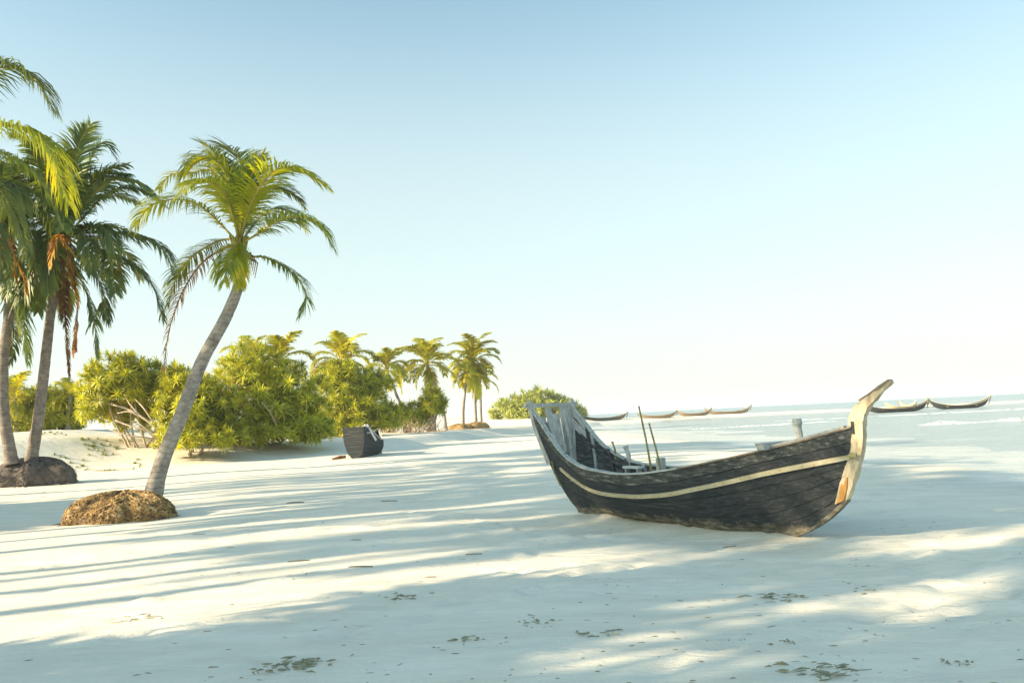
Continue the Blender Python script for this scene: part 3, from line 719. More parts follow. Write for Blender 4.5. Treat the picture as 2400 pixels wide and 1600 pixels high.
brA = [(hb((405, 1040, -1), (370, 1005, -1.4), (330, 975, -1.5), (290, 955, -1.3), (250, 945, -1)), .075),
       (hb((370, 1005, -1.3), (340, 960, -1.4), (318, 935, -1), (305, 915, -.5)), .055),
       (hb((395, 1035, -1), (352, 1010, -1.6), (312, 1000, -1.8), (270, 985, -1.6)), .06),
       (hb((405, 1040, -1), (402, 985, -1.2), (395, 955, -1.2), (370, 935, -.9)), .065),
       (hb((398, 970, -1.2), (402, 950, -1), (400, 925, -.7)), .045),
       (hb((345, 985, -1.4), (305, 965, -1.6), (275, 968, -1.5)), .045),
       (hb((390, 1035, -1.2), (340, 1025, -1.9), (300, 1020, -2.1), (255, 1005, -2)), .05),
       (hb((325, 970, -1.4), (300, 940, -1.2), (287, 905, -.6)), .045),
       (hb((360, 1015, -1.8), (330, 995, -2.1), (318, 980, -2)), .05),
       (hb((400, 1045, -1.4), (372, 1030, -2.2), (345, 1012, -2.5)), .06)]
bush(bA, blA, 270, ROS, 21, 'screw pine bush with pale bare branches at its foot, left of the leaning palm', hole=holeA, branches=brA, nb=8)
# low dry growth under it
bA2 = gnd(bx(470), DA - 1); rA2 = rel(bA2, DA - 1)
bush(bA2, [blob(rA2, 455, 955, 75, 70), blob(rA2, 505, 970, 60, 62, .5), blob(rA2, 440, 1005, 50, 40, -.3), blob(rA2, 420, 900, 45, 38, 1), blob(rA2, 460, 1022, 75, 26, -1.0), blob(rA2, 530, 1015, 45, 30, -.4)], 260, ROS, 22,
     'dark green screw pine bush right behind the leaning trunk', nb=6)
DB = 46.0; mpp = DB / F
bB = gnd(bx(640, DB), DB + 1); rB = rel(bB, DB)
hB = lambda *a: [tuple(rB(*q)) for q in a]
brB = [(hb2, r) for hb2, r in [(hB((600, 960, -2.2), (560, 925, -2.5), (520, 895, -2.4), (478, 868, -2)), .06), (hB((575, 945, -2.4), (590, 925, -2.6)), .05), (hB((550, 920, -2.4), (562, 900, -2.6)), .05),
       (hB((650, 1000, -2.6), (632, 965, -2.9), (612, 940, -2.8)), .06), (hB((530, 905, -2.4), (520, 925, -2.6)), .04)]]
def holeB(p):
    q = p + bB; d = q - Vector((0, 0, EYE)); c = RM.T @ np.array(d); px = 1200 + F * c[0] / -c[2]; py = 800 - F * c[1] / -c[2]
    return p.y < .2 and abs((py - 868) - (px - 478) * .75) < 17 and 475 < px < 585
blB = [blob(rB, 590, 880, 85, 62), blob(rB, 545, 930, 80, 60, .4), blob(rB, 690, 920, 65, 55), blob(rB, 620, 965, 95, 62, -.5), blob(rB, 715, 965, 50, 60, 0), blob(rB, 520, 990, 50, 45, -.5), blob(rB, 640, 1012, 100, 24, -1.0), blob(rB, 735, 1005, 45, 28, -.4)]
bush(bB, blB, 295, ROS, 23, 'largest screw pine bush, wide crown between the leaning palm and the distant boat', hole=holeB, branches=brB, nb=12, sc=1.2, inner=420)
DC = 58.0; mpp = DC / F
bC = gnd(bx(810, DC), DC); rC = rel(bC, DC)
blC = [blob(rC, 800, 930, 48, 60), blob(rC, 780, 985, 42, 45), blob(rC, 845, 965, 48, 42), blob(rC, 800, 880, 40, 32, 1), blob(rC, 875, 895, 42, 30, 2), blob(rC, 860, 940, 40, 38, 2), blob(rC, 900, 975, 45, 28, 1), blob(rC, 820, 1000, 60, 22, -.5)]
bush(bC, blC, 290, ROS, 24, 'bright lime screw pine bush directly behind the small distant dark boat', nb=12, sc=1.35, inner=260)
# far-left bushes behind the twin palms
DL = 50.0; mpp = DL / F
bL = gnd(bx(110, DL), DL); rL = rel(bL, DL)
bush(bL, [blob(rL, 130, 960, 55, 45), blob(rL, 60, 965, 55, 42), blob(rL, 0, 960, 50, 45), blob(rL, 185, 960, 35, 45), blob(rL, 95, 990, 80, 25)], 240, ROS, 25,
     'low leafy bushes behind the two dark left palms', nb=8, sc=1.3, inner=320)
# low shrubs under the far palms
DS = 68.0; mpp = DS / F
for i, (px, py, rx, rz, n_, lb) in enumerate([(905, 978, 34, 22, 70, 'low scrubby shrub beside the distant dark boat, under far palms'), (965, 975, 32, 26, 70, 'yellowish low shrub with pink dry twigs under the far palms'), (1010, 945, 24, 34, 60, 'small upright shrub at the foot of the third far palm'), (720, 1000, 30, 26, 60, 'dim low shrub left of the distant dark boat')]):
    D = DS if i < 3 else 52; b_ = gnd(bx(px, D), D); r_ = rel(b_, D)
    bush(b_, [blob(r_, px, py, rx, rz), blob(r_, px + 15, py + 8, rx * .8, rz * .7)], n_, ROS, 30 + i, lb, nb=14, sc=1.3, inner=60)
mb = MB(); rnd = random.Random(77)      # pinkish dead twigs
base = gnd(bx(960, DS - 2), DS - 2); rt = rel(base, DS - 2)
for k in range(70):
    px = rnd.uniform(885, 1040); p = rt(px, 1000); p.z = H(base.x + p.x, base.y) - base.z; e = p + Vector((rnd.uniform(-1.3, 1.3), rnd.uniform(-.8, .8), rnd.uniform(.3, 1.3)))
    mb.tube([p, p.lerp(e, .5) + Vector((rnd.uniform(-.1, .1), 0, 0)), e], [.035, .025, .01], 4, cap=False)
o = mb.build('dead_twigs', M['branch'], None, loc=base); tag(o, 'pale pinkish dead twigs among the shrubs under the far palms', 'twigs', kind='stuff')
# isolated bush on far point
DD = 128.0; mpp = DD / F
bD = gnd(bx(1250, DD), DD); rD = rel(bD, DD)
bush(bD, [blob(rD, 1195, 962, 38, 24), blob(rD, 1260, 952, 52, 34), blob(rD, 1310, 960, 38, 24), blob(rD, 1345, 972, 24, 13), blob(rD, 1235, 965, 50, 22)], 260, ROSF, 26,
     'isolated rounded bush on the far sand, behind the stern of the big boat', nb=6, sc=2.0, inner=160)

# ------------------------------------------------------------------ far palms
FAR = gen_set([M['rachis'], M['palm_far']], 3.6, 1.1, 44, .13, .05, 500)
def far_palm(px, py_base, px_c, py_c, D, n, seed, label, sc=1.0, group=None):
    rnd = random.Random(seed); b_ = gnd(bx(px, D), D); root = empty('coconut_palm', b_, label, 'palm tree', group); rf = rel(b_, D)
    c = rf(px_c, py_c); 
    palm_trunk(root, [(0, 0, -.2), (c.x * .15, 0, c.z * .35), (c.x * .6, 0, c.z * .7), (c.x, c.y, c.z)], .17, .10, 'trunk', 1.4, 8)
    add_crown(root, c, FAR, n, rnd, sc, 0)
    return root
far_palm(665, 1000, 655, 850, 60, 22, 1, 'palm whose fronds stick out above the largest screw pine bush', .85)
far_palm(590, 1000, 590, 840, 58, 12, 9, 'palm crown sunk in the top of the largest screw pine bush', .7)
far_palm(830, 1000, 800, 850, 66, 26, 2, 'tallest of the row of far palms, wide fronds above the lime bush', 1.0)
far_palm(950, 1000, 905, 865, 70, 22, 3, 'second far palm, short bushy crown right of the tallest far palm', .8)
far_palm(1045, 1000, 1000, 855, 73, 26, 4, 'third far palm, full crown on a leaning thin trunk', .95)
far_palm(1085, 1003, 1095, 872, 77, 20, 5, 'left trunk of the last palm clump before the open beach', .8)
far_palm(1116, 1004, 1108, 845, 78, 24, 6, 'middle palm of the last clump, tallest crown there', .95)
far_palm(1128, 1004, 1125, 885, 79, 16, 7, 'right slim palm of the last clump, lower crown', .7)
far_palm(40, 1000, 35, 935, 48, 12, 8, 'small palm among low bushes behind the twin left palms', .55)
far_palm(160, 1000, 165, 930, 49, 10, 10, 'small palm top beside the left edge of the branchy bush', .5)
for i, (px, D, rx, h) in enumerate([(1080, 76, 1.3, .55), (1118, 77, 1.1, .6)]):
    g = gnd(bx(px, D), D - .8); mo = empty('root_mound', g, ['sunlit eroded sand and root mound, left one under the last palm clump', 'sunlit eroded sand and root mound, right one under the last palm clump'][i], 'mound')
    root_mound(mo, (0, 0, 0), rx, 1.0, h, 'root', 'root', 60, 12 + i)

# ------------------------------------------------------------------ trees beyond the left edge that throw the long shadows
def SP(s, p): return (s * .9326 - p * .361, s * .361 + p * .9326)
SHP = gen_set([M['rachis'], M['palm_shaded']], 3.6, .95, 40, .085, .04, 700)
# openings in the canopies: (distance along, distance across, half length, half width) of the sunny patches they leave on the sand
GAPS = [(3.4, 7.05, 1.1, .24), (1.2, 7.55, 2.2, .22), (3.4, 8.1, 1.6, .12), (5.6, 5.0, .8, .30), (4.7, 4.3, .25, .2), (2.0, 4.8, .7, .16), (2.9, 5.1, .9, .08), (1.5, 4.45, .6, .1), (2.9, 4.1, .6, .16),
        (4.5, 9.3, .7, .2), (3.2, 10.8, 1.5, .15), (2.5, 12.6, 1.5, .15), (5.5, 13.5, 1.6, .2), (8.0, 6.2, .5, .2), (.8, 5.6, .5, .07), (3.8, 5.7, .5, .10), (4.1, 4.75, .35, .10), (2.4, 3.7, .4, .12), (6.8, 6.0, .5, .15), (2.0, 6.35, .6, .08), (0, 6.75, .9, .08)]
TE = math.tan(R(SUN_EL))
def shades_gap(w, ex=0, ey=0):
    s_ = w.x * .9326 + w.y * .361 + w.z / TE; p_ = -w.x * .361 + w.y * .9326
    return any(((s_ - g[0]) / (g[2] + ex)) ** 2 + ((p_ - g[1]) / (g[3] + ey)) ** 2 < 1 for g in GAPS)
def shade_palm(s, p, h, n, seed, sc=1.0, lean=.6):
    rnd = random.Random(seed); x, y = SP(s, p); root = empty('coconut_palm', gnd(x, y), 'coconut palm beyond the left edge, known only by its long shadow on the sand', 'palm tree', 'palms beyond the left edge')
    c = Vector((rnd.uniform(-lean, lean), rnd.uniform(-lean, lean), h))
    palm_trunk(root, [(0, 0, -.3), (c.x * .2, c.y * .2, h * .4), (c.x * .7, c.y * .7, h * .75), c], .15, .10, 'trunk_dark', 1.4, 8)
    add_crown(root, c, SHP, n, rnd, sc, 0)
    for o in [q for q in root.children if q.name.startswith('frond')]:
        mt = Matrix.Translation(o.location) @ o.rotation_euler.to_matrix().to_4x4(); vs = o.data.vertices
        hit = sum(shades_gap(root.location + mt @ vs[i].co, .3, .12) for i in range(0, len(vs), 41))
        if hit > 3: bpy.data.objects.remove(o)
def shade_tree(s, p, h, r, n, seed, zr=None):
    rnd = random.Random(seed); x, y = SP(s, p); root = empty('broadleaf_tree', gnd(x, y), 'broadleaf tree beyond the left edge, known only by its broken shade on the sand', 'tree', 'broadleaf trees beyond the left edge')
    zr = zr or r
    MB().tube([(0, 0, -.2), (.1, 0, h * .5), (0, .1, h)], [.2, .15, .08], 8).build('trunk', M['trunk_dark'], root, True)
    cl = [Vector((rnd.gauss(0, 1), rnd.gauss(0, 1), rnd.gauss(0, 1))).normalized() * rnd.uniform(.2, .95) for _ in range(13)]
    for k in range(min(295, int(n * 1.6))):
        v = rnd.choice(cl) + Vector((rnd.gauss(0, .17), rnd.gauss(0, .17), rnd.gauss(0, .13)))
        sc = rnd.uniform(.7, 1.2); lp = Vector((v.x * r, v.y * r, h + v.z * zr))
        if shades_gap(root.location + lp, .55, .24): continue
        link('leaf_cluster', rnd.choice(ROSS), root, lp, orient(Vector((v.x, v.y, v.z + .6)).normalized(), rnd), (sc, sc, sc))
# palms: trunks give thin streaks, crowns the shade further right
for i, (s, p, h, nf) in enumerate([(-19.5, 8.2, 10.6, 22), (-21.5, 9.8, 11.2, 22), (-20, 11.4, 10.2, 22), (-22.5, 12.8, 11.6, 22), (-20.5, 14.4, 10.4, 22), (-25, 10.5, 12.6, 20), (-22, 16.0, 11.2, 22),
                                 (-16, 17.5, 8.0, 22), (-17.5, 20, 9.6, 20), (-17, 23, 9, 20), (-20, 26.5, 10, 18)]):
    shade_palm(s, p, h, nf, 40 + i, 1.05)
# broadleaf trees for the foreground shade
for i, (s, p, h, r, k, zr) in enumerate([(-12, 4.9, 6.0, 2.3, 190, 2.7), (-13.5, 1.6, 7.0, 3.0, 180, 3.0), (-16, 3.6, 7.6, 2.4, 150, 2.6), (-13, 5.2, 9.2, 1.9, 60, 1.6), (-9.5, 6.2, 3.9, 1.5, 110, 1.5), (-18, 1.0, 9.8, 3, 90, 2.6),
                                       (-13, 18.5, 2.6, 2.6, 150, 2.4), (-14, 22, 2.8, 2.8, 150, 2.4), (-21, 8.5, 11.4, 2.4, 80, 2.0), (-22, 13, 12, 2.4, 80, 1.8)]):
    shade_tree(s, p, h, r, k, 80 + i, zr)

# ------------------------------------------------------------------ the big boat
A0 = Vector((1.03, 12.10, 0)); U = Vector((.57722, -.81659, 0))
boat = empty('wooden_boat', A0, 'big black wooden boat with cream rubbing strake and tall pale stem, aground on sand', 'boat', rz=math.atan2(U.y, U.x))
def ip(x, X, Y): return float(np.interp(x, X, Y))
def smooth_ip(X, Y):
    xs_ = np.linspace(X[0], X[-1], 161); ys_ = np.interp(xs_, X, Y)
    k = np.ones(13) / 13; pad = np.concatenate([2 * ys_[0] - ys_[6:0:-1], ys_, 2 * ys_[-1] - ys_[-2:-8:-1]]); ys_ = np.convolve(pad, k, 'valid')
    return lambda s: float(np.interp(s, xs_, ys_))
beam = smooth_ip([-1.1, -.3, .5, 1.5, 2.5, 3.5, 4.1, 4.45], [.43, .44, .52, .60, .60, .47, .27, .05])
zsh = smooth_ip([-.95, -.53, -.28, .03, .48, 1.27, 1.84, 2.41, 3.01, 3.53, 4.03, 4.37, 4.5], [1.76, 1.42, 1.13, .90, .735, .67, .70, .775, .88, .985, 1.10, 1.20, 1.24])
zrl = smooth_ip([-.7, -.28, -.16, .40, .81, 1.55, 2.16, 2.96, 3.62, 4.43], [1.02, .73, .65, .45, .395, .40, .46, .62, .77, .93])
zkl = smooth_ip([-.5, -.2, .96, 1.92, 2.62, 3.1, 3.35, 3.61, 3.95, 4.18, 4.3], [.09, .05, .02, -.02, -.05, -.05, -.03, .03, .20, .37, .50])
NS = 44
SH0, SH1, K0, K1 = -.80, 4.42, -.22, 4.27
def station(t):
    ss = SH0 + (SH1 - SH0) * t; ks = K0 + (K1 - K0) * t; return ss, ks
def sec(t, v, side, off=0):
    ss, ks = station(t); b_ = beam(ss); zs, zk = zsh(ss), zkl(ks)
    p = .48 + .42 * sst(.6, 1, t) + .22 * (1 - sst(0, .25, t)); g = max(0, v) ** p
    x = ks + (ss - ks) * v ** (1.15 - .5 * (1 - sst(0, .18, t))); y = max(.035, b_ * g * (1 + .06 * math.sin(v * math.pi))) + off
    return Vector((x, side * y, zk + (zs - zk) * v))
def vr(t):
    # fraction of the section height at which the rubbing strake runs
    lo, hi = 0.05, .98
    for _ in range(30):
        mdl = (lo + hi) / 2; q = sec(t, mdl, 1)
        if q.z < zrl(q.x): lo = mdl
        else: hi = mdl
    return lo
VR = [vr(i / NS) for i in range(NS + 1)]
def outn(t, v, side):
    a = sec(min(1, t + .01), v, side) - sec(max(0, t - .01), v, side); c = sec(t, min(1, v + .02), side) - sec(t, max(.02, v - .02), side)
    nn = a.cross(c).normalized()
    return nn if nn.y * side > 0 else -nn
def plank(side, f0, f1, mats, mfun, name='plank', proud=0, thick=.028, gap=.008, lab=None, sub=3):
    V = []; Fc = []; mi = []; rows = []
    for i in range(NS + 1):
        t = i / NS; v0 = f0(i); v1 = f1(i)
        for j in range(sub + 1):
            v = v0 + (v1 - v0) * (j / sub)
            if j == 0: v += gap * .5
            if j == sub: v -= gap * .5
            nn = outn(t, v, side); q = sec(t, v, side)
            w = .004 * math.sin(t * 37 + f0(3) * 40) + proud
            V.append(q + nn * w)
        for j in range(sub, -1, -1):
            v = v0 + (v1 - v0) * (j / sub); nn = outn(t, v, side); V.append(sec(t, v, side) - nn * thick)
    k = 2 * (sub + 1)
    for i in range(NS):
        for j in range(k):
            j2 = (j + 1) % k; Fc.append((i * k + j, i * k + j2, (i + 1) * k + j2, (i + 1) * k + j)); mi.append(mfun(i / NS) if j < sub else (1 if j > sub else 0))
    Fc += [tuple(range(k)), tuple(NS * k + k - 1 - j for j in range(k))]; mi += [0, 0]
    me = mesh(name, V, Fc, mats, mi, False)
    o = link(name, me, boat)
    if lab: o['label'] = lab
    return o
for side in (-1, 1):
    nb_ = 5
    for q in range(nb_):
        lo = (lambda i, q=q: .0 + VR[i] * q / nb_); hi = (lambda i, q=q: VR[i] * (q + 1) / nb_)
        mats = [M['hull_low'], M['inner']]
        plank(side, lo, hi, mats, lambda t: 0, proud=(.0, .003, .001, .004, .0)[q])
    nu = 2
    for q in range(nu):
        lo = (lambda i, q=q: VR[i] + (1 - VR[i]) * q / nu); hi = (lambda i, q=q: VR[i] + (1 - VR[i]) * (q + 1) / nu)
        plank(side, lo, hi, [M['hull'] if q == 0 else M['hull_worn'], M['inner']], lambda t: 0, proud=(.003, .0)[q])
    # cream rubbing strake
    P = []; N = []; B = []
    for i in range(3, NS + 1):
        t = i / NS; q = sec(t, VR[i], side); nn = outn(t, VR[i], side); a = sec(t, VR[i] + .03, side) - sec(t, VR[i] - .03, side)
        P.append(q + nn * .004); N.append(nn); B.append(a.normalized())
    mb = MB().sweep(P, N, B, .048, .03); mb.build('rubbing_strake', M['cream'], boat)
    # sheer cap: pale grey aft, dark brown worn forward
    for (i0, i1, mt, w, h, nm) in ((0, 27, 'greydeck', .085, .022, 'gunwale_cap'), (27, NS, 'brown', .04, .018, 'gunwale_cap')):
        P = []; N = []; B = []
        for i in range(i0, i1 + 1):
            q = sec(i / NS, 1, side); P.append(q + Vector((0, -side * (w / 2 - .02), .001))); N.append((0, 0, 1)); B.append((0, 1, 0))
        MB().sweep(P, N, B, w, h).build(nm, M[mt], boat)
# ribs inside
for k in range(13):
    t = .09 + k * .066
    for side in (-1, 1):
        P = []; N = []; B = []
        for j in range(9):
            v = .12 + .9 * j / 8; q = sec(t, min(1, v), side); nn = -outn(t, min(1, v), side); P.append(q + nn * .03); N.append(nn); B.append((1, 0, 0))
        MB().sweep(P, N, B, .05, .045).build('rib', M['inner'] if k % 3 else M['greydeck'], boat)
# inner stringer on both sides
for side in (-1, 1):
    P = []; N = []; B = []
    for i in range(2, 36):
        t = i / NS; v = .8; q = sec(t, v, side); nn = -outn(t, v, side); P.append(q + nn * .075); N.append(nn); B.append((0, 0, 1))
    MB().sweep(P, N, B, .05, .02).build('stringer', M['inner'], boat)
# keel and stem
P = []; N = []; B = []
for i in range(NS + 1):
    ss, ks = station(i / NS); P.append((ks, 0, zkl(ks) - .03)); N.append((0, 0, 1)); B.append((0, 1, 0))
MB().sweep(P, N, B, .075, .05).build('keel', M['hull_foot'], boat)
def slab(name, Lp, Rp, y, mat, par=boat, jit=.0, seedr=1, taper=None):
    rnd_ = random.Random(seedr); V = []; n_ = len(Lp)
    for i in range(n_):
        yy = y * (taper[i] if taper else 1)
        (lx, lz), (rx_, rz_) = Lp[i], Rp[i]
        for (x, z, c) in ((lx, lz, -1), (rx_, rz_, -1), (rx_, rz_, 1), (lx, lz, 1)):
            V.append((x + rnd_.uniform(-jit, jit), c * yy * (.75 if x == rx_ else 1), z + rnd_.uniform(-jit, jit)))
    Fc = []
    for i in range(n_ - 1):
        for k in range(4): Fc.append((i * 4 + k, i * 4 + (k + 1) % 4, i * 4 + 4 + (k + 1) % 4, i * 4 + 4 + k))
    Fc += [(3, 2, 1, 0), tuple((n_ - 1) * 4 + k for k in range(4))]
    return link(name, mesh(name, V, Fc, M[mat]), par)
def dens(Pp, k=3): return [(v.x, v.z) for v in catmull([Vector((a, 0, b_)) for a, b_ in Pp], k)]
stem = slab('stem_post', dens([(4.14, .40), (4.23, .66), (4.27, .80), (4.33, 1.02), (4.375, 1.20), (4.385, 1.31), (4.455, 1.425), (4.59, 1.53), (4.70, 1.59), (4.86, 1.685)]),
            dens([(4.27, .46), (4.37, .66), (4.42, .78), (4.49, .98), (4.525, 1.20), (4.54, 1.30), (4.58, 1.385), (4.645, 1.465), (4.77, 1.58), (4.885, 1.67)]), .055, 'stem', jit=.007, taper=[1] * 20 + [.9, .85, .8, .75, .7, .65, .6, .55])
# sunlight painted as an orange patch at the foot of the stem, dark mortise, ragged splinter
sh = [(4.165, .415), (4.25, .455), (4.275, .52), (4.30, .60), (4.315, .70), (4.285, .665), (4.262, .61), (4.235, .62), (4.20, .52)]
V = [(x, -.050, z) for x, z in sh] + [(x, -.0605, z) for x, z in sh]; k = len(sh)
link('sunlit_patch', mesh('sunlit_patch', V, [tuple(range(k)), tuple(2 * k - 1 - i for i in range(k))] + [(i, k + i, k + (i + 1) % k, (i + 1) % k) for i in range(k)], M['rust_sunlit']), stem)
MB().box((4.425, -.058, 1.22), (.028, .012, .13)).build('mortise', M['hull'], stem)
MB().tube([(4.40, -.12, .925), (4.47, -.10, .935)], [.032, .028], 7, wob=.2).build('peg', M['bamboo'], boat)
# horn top darker plank
slab('horn_face', [(4.50, 1.50), (4.62, 1.565), (4.74, 1.635), (4.855, 1.70)], [(4.54, 1.49), (4.65, 1.55), (4.76, 1.615), (4.86, 1.685)], .045, 'brown', jit=.004, par=stem)
# bow: small deck, cross beam, bollard post
for k in range(4):
    x = 3.72 + k * .16; w = beam(x + .09) * 1.72; MB().box((x, 0, zsh(x) - .014), (.145, w, .024), jit=.01).build('deck_board', M['greydeck'], boat)
MB().box((3.60, .02, zsh(3.6) + .045), (.10, beam(3.6) * 2 + .26, .075), jit=.05).build('cross_beam', M['greydeck'], boat)
MB().tube([(3.72, .02, 1.02), (3.71, .02, 1.15), (3.70, .02, 1.24), (3.70, .02, 1.28), (3.70, .02, 1.33)], [.045, .045, .045, .058, .050], 10, wob=.05).build('bollard_post', M['greydeck'], boat)
for side in (-1, 1):
    P = []; N = []; B = []
    for k in range(8):
        x = 3.62 + k * .105; P.append((x, side * (beam(x) - .03), zsh(x) + .012)); N.append((0, 0, 1)); B.append((0, 1, 0))
    MB().sweep(P, N, B, .05, .035).build('toe_rail', M['greydeck'], boat)
# transom: raked vertical boards and top bar
def tr(yf, v):
    q = sec(0, v, 1); return Vector((q.x, yf * q.y, q.z))
NB = 6
for k in range(NB):
    a, c = -1 + 2 * k / NB + .035, -1 + 2 * (k + 1) / NB - .035 - .02 * (k % 2)
    V = []; vs = (.50, .64, .78, (.86, .90, .99, .93, 1.0, 1.0)[k])
    for v in vs:
        for yy in (a, c):
            q = tr(yy, v); q.x += random.uniform(-.012, .012); V.append(q + Vector((-.012, 0, 0))); V.append(q + Vector((.022, 0, 0)))
    Fc = []
    for j in range(3):
        o_ = j * 4
        Fc += [(o_, o_ + 2, o_ + 6, o_ + 4), (o_ + 1, o_ + 5, o_ + 7, o_ + 3), (o_, o_ + 4, o_ + 5, o_ + 1), (o_ + 2, o_ + 3, o_ + 7, o_ + 6)]
    Fc += [(0, 1, 3, 2), (12, 14, 15, 13)]
    link('transom_board', mesh('transom_board', V, Fc, M['grey']), boat)
MB().box(tr(0, 1.0) + Vector((0, 0, .03)), (.07, beam(-.8) * 2 + .16, .06), jit=.03).build('transom_bar', M['grey'], boat)
# stern knees/posts rising at the quarters and pale ceiling boards inside the stern
for side in (-1, 1):
    q = sec(0, 1, side); MB().tube([sec(.0, .45, side) * 1, sec(0, .8, side), q + Vector((-.01, 0, .10))], [.05, .048, .04], 6, wob=.12).build('quarter_post', M['grey'], boat)
    for r_ in range(2):
        P = []; N = []; B = []
        v = .97 - r_ * .13
        for i in range(0, 4 if side > 0 else 5):
            t = i / NS * .9; qq = sec(t, v, side); nn = -outn(t, v, side); P.append(qq + nn * .032); N.append(nn); B.append((sec(t, min(1, v + .05), side) - sec(t, v - .05, side)).normalized())
        MB().sweep(P, N, B, .165, .016).build('ceiling_board', M['grey'], boat)
for k, (yy, top) in enumerate([(-.16, 1.0), (.18, 1.02)]):
    a = tr(yy * 2, .35) + Vector((.10, 0, 0)); c = Vector((a.x - .28 * top, yy * 1.05, zsh(-.7) * .9 * top)); MB().tube([a, a.lerp(c, .5) + Vector((.03, 0, 0)), c], [.03, .028, .022], 6, wob=.2).build('stern_strut', M['grey'], boat)
# stern platform of grey boards, thwarts
for k in range(8):
    x = -.18 + k * .185; w = beam(x) * (1.0, 1.15, 1.32, 1.42, 1.48, 1.48, 1.48, 1.48)[k]; MB().box((x, 0, .53 - .004 * (k % 3)), (.172, w, .025), jit=.02).build('deck_board', M['greydeck'], boat)
MB().box((.62, .36, .69), (.34, .11, .035)).build('seat', M['white'], boat)
for dx in (-.12, .12): MB().box((.62 + dx, .36, .61), (.03, .09, .12)).build('seat_support', M['greydeck'], boat)
for x in (1.62, 2.35, 3.0):
    MB().box((x, 0, zsh(x) - .17), (.16, beam(x) * 1.9 * .93, .03)).build('thwart', M['greydeck'], boat)
MB().box((1.15, .40, .66), (.09, .10, .34), jit=.1).build('side_post', M['grey'], boat)
# thole pins on the far gunwale
for (x, h, r_, m_) in ((.42, .22, .035, 'greydeck'), (.16, .20, .016, 'bamboo')):
    z = zsh(x); MB().tube([(x, beam(x) - .04, z - .15), (x - .0, beam(x) - .04, z + h * .4), (x - .06, beam(x) - .02, z + h * .8), (x - .075, beam(x) - .02, z + h)], [r_, r_, r_ * .9, r_ * 1.35], 7, wob=.1).build('thole_pin', M[m_], boat)
# small blocks along the far inner side
rnd = random.Random(4)
for x in (.95, 1.3, 1.55, 1.85):
    MB().box((x, beam(x) - .07, zsh(x) - .1), (.07, .05, .09), jit=.2).build('cleat', M['white' if x == 1.3 else 'greydeck'], boat)
# nail heads on the cream strake
mb = MB()
for k in range(26):
    t = .1 + k * .034; v = VR[int(t * NS)]; q = sec(int(t * NS) / NS, v, -1); nn = outn(int(t * NS) / NS, v, -1); mb.box(q + nn * .036, (.012, .006, .012))
mb.build('nails', M['rust_sunlit'], boat)

MB().tube([sec(.03, .52, -1) + Vector((0, -.02, 0)), sec(.03, .42, -1) + Vector((-.02, -.05, -.02)), sec(.04, .30, -1) + Vector((-.05, -.06, -.03))], [.012, .012, .016], 6).build('rope_end', M['bamboo'], boat)

# poles leaning in the boat
mw = Matrix.Translation(A0) @ Matrix.Rotation(math.atan2(U.y, U.x), 4, 'Z')
for (x, top, r_, lb) in ((1.90, (1497, 951), .0135, 'taller thin bamboo pole standing in the big boat'), (2.08, (1521, 991), .013, 'shorter thin bamboo pole standing in the big boat, right of the taller one')):
    b_ = mw @ Vector((x, -beam(x) + .10, zsh(x) - .25)); t_ = at(top[0], top[1], b_.y + .08)
    mid = b_.lerp(t_, .55) + Vector((.012, 0, 0))
    o = MB().tube(catmull([Vector((0, 0, 0)), mid - b_, t_ - b_], 5), [r_ * (1.15 - .03 * i) for i in range(11)], 7, wob=.06).build('bamboo_pole', M['bamboo'], None, True, loc=b_); tag(o, lb, 'pole')

# ------------------------------------------------------------------ generic small boats
def small_boat(name, loc, rz, L, Bm, Hh, sheer, label, mh, mi_, group=None, horn=.0, seats=3, planks=4, scale_z=1):
    root = empty(name, loc, label, 'boat', group, rz)
    N_ = 20
    def s_(t, v, side):
        x = (t - .5) * L; x2 = x * (1 + .10 * v); b_ = Bm / 2 * max(.05, 1 - abs(2 * t - 1) ** 2.4) ** .8
        e = abs(2 * t - 1); zs = Hh + sheer * e ** 2.5 + (horn * e ** 8 if t > .5 else horn * .6 * e ** 8); zk = .55 * sheer * e ** 5
        return Vector((x2 * (.92 + .08 * v), side * b_ * v ** .6, zk + (zs - zk) * v))
    for side in (-1, 1):
        for q in range(planks):
            V = []; Fc = []; v0, v1 = q / planks, (q + 1) / planks
            for i in range(N_ + 1):
                t = i / N_
                for v, th in ((v0, 0), (v1, 0), (v1, .05), (v0, .05)):
                    p = s_(t, v, side); V.append(p + Vector((0, -side * th, th * .3)))
            for i in range(N_):
                for j in range(4): Fc.append((i * 4 + j, i * 4 + (j + 1) % 4, i * 4 + 4 + (j + 1) % 4, i * 4 + 4 + j))
            Fc += [(0, 1, 2, 3), tuple(N_ * 4 + 3 - k for k in range(4))]
            link('plank', mesh('plank', V, Fc, M[mh]), root)
        P = [s_(i / N_, 1, side) for i in range(N_ + 1)]
        MB().sweep(P, [(0, 0, 1)] * (N_ + 1), [(0, 1, 0)] * (N_ + 1), .09, .05).build('gunwale', M[mi_], root)
    for k in range(seats):
        x = (-.25 + .5 * k / max(1, seats - 1)) * L; MB().box((x, 0, Hh * .8), (.25, Bm * .8, .05)).build('thwart', M[mi_], root)
    for e in (-1, 1):
        q = s_((e + 1) / 2, 1, 1); MB().tube([(q.x * .93, 0, q.z * .3), (q.x, 0, q.z * .8), (q.x + e * .12 * L / 6, 0, q.z + .12 * L / 6)], [.07, .07, .04], 6).build('stem_post', M[mi_], root)
    return root

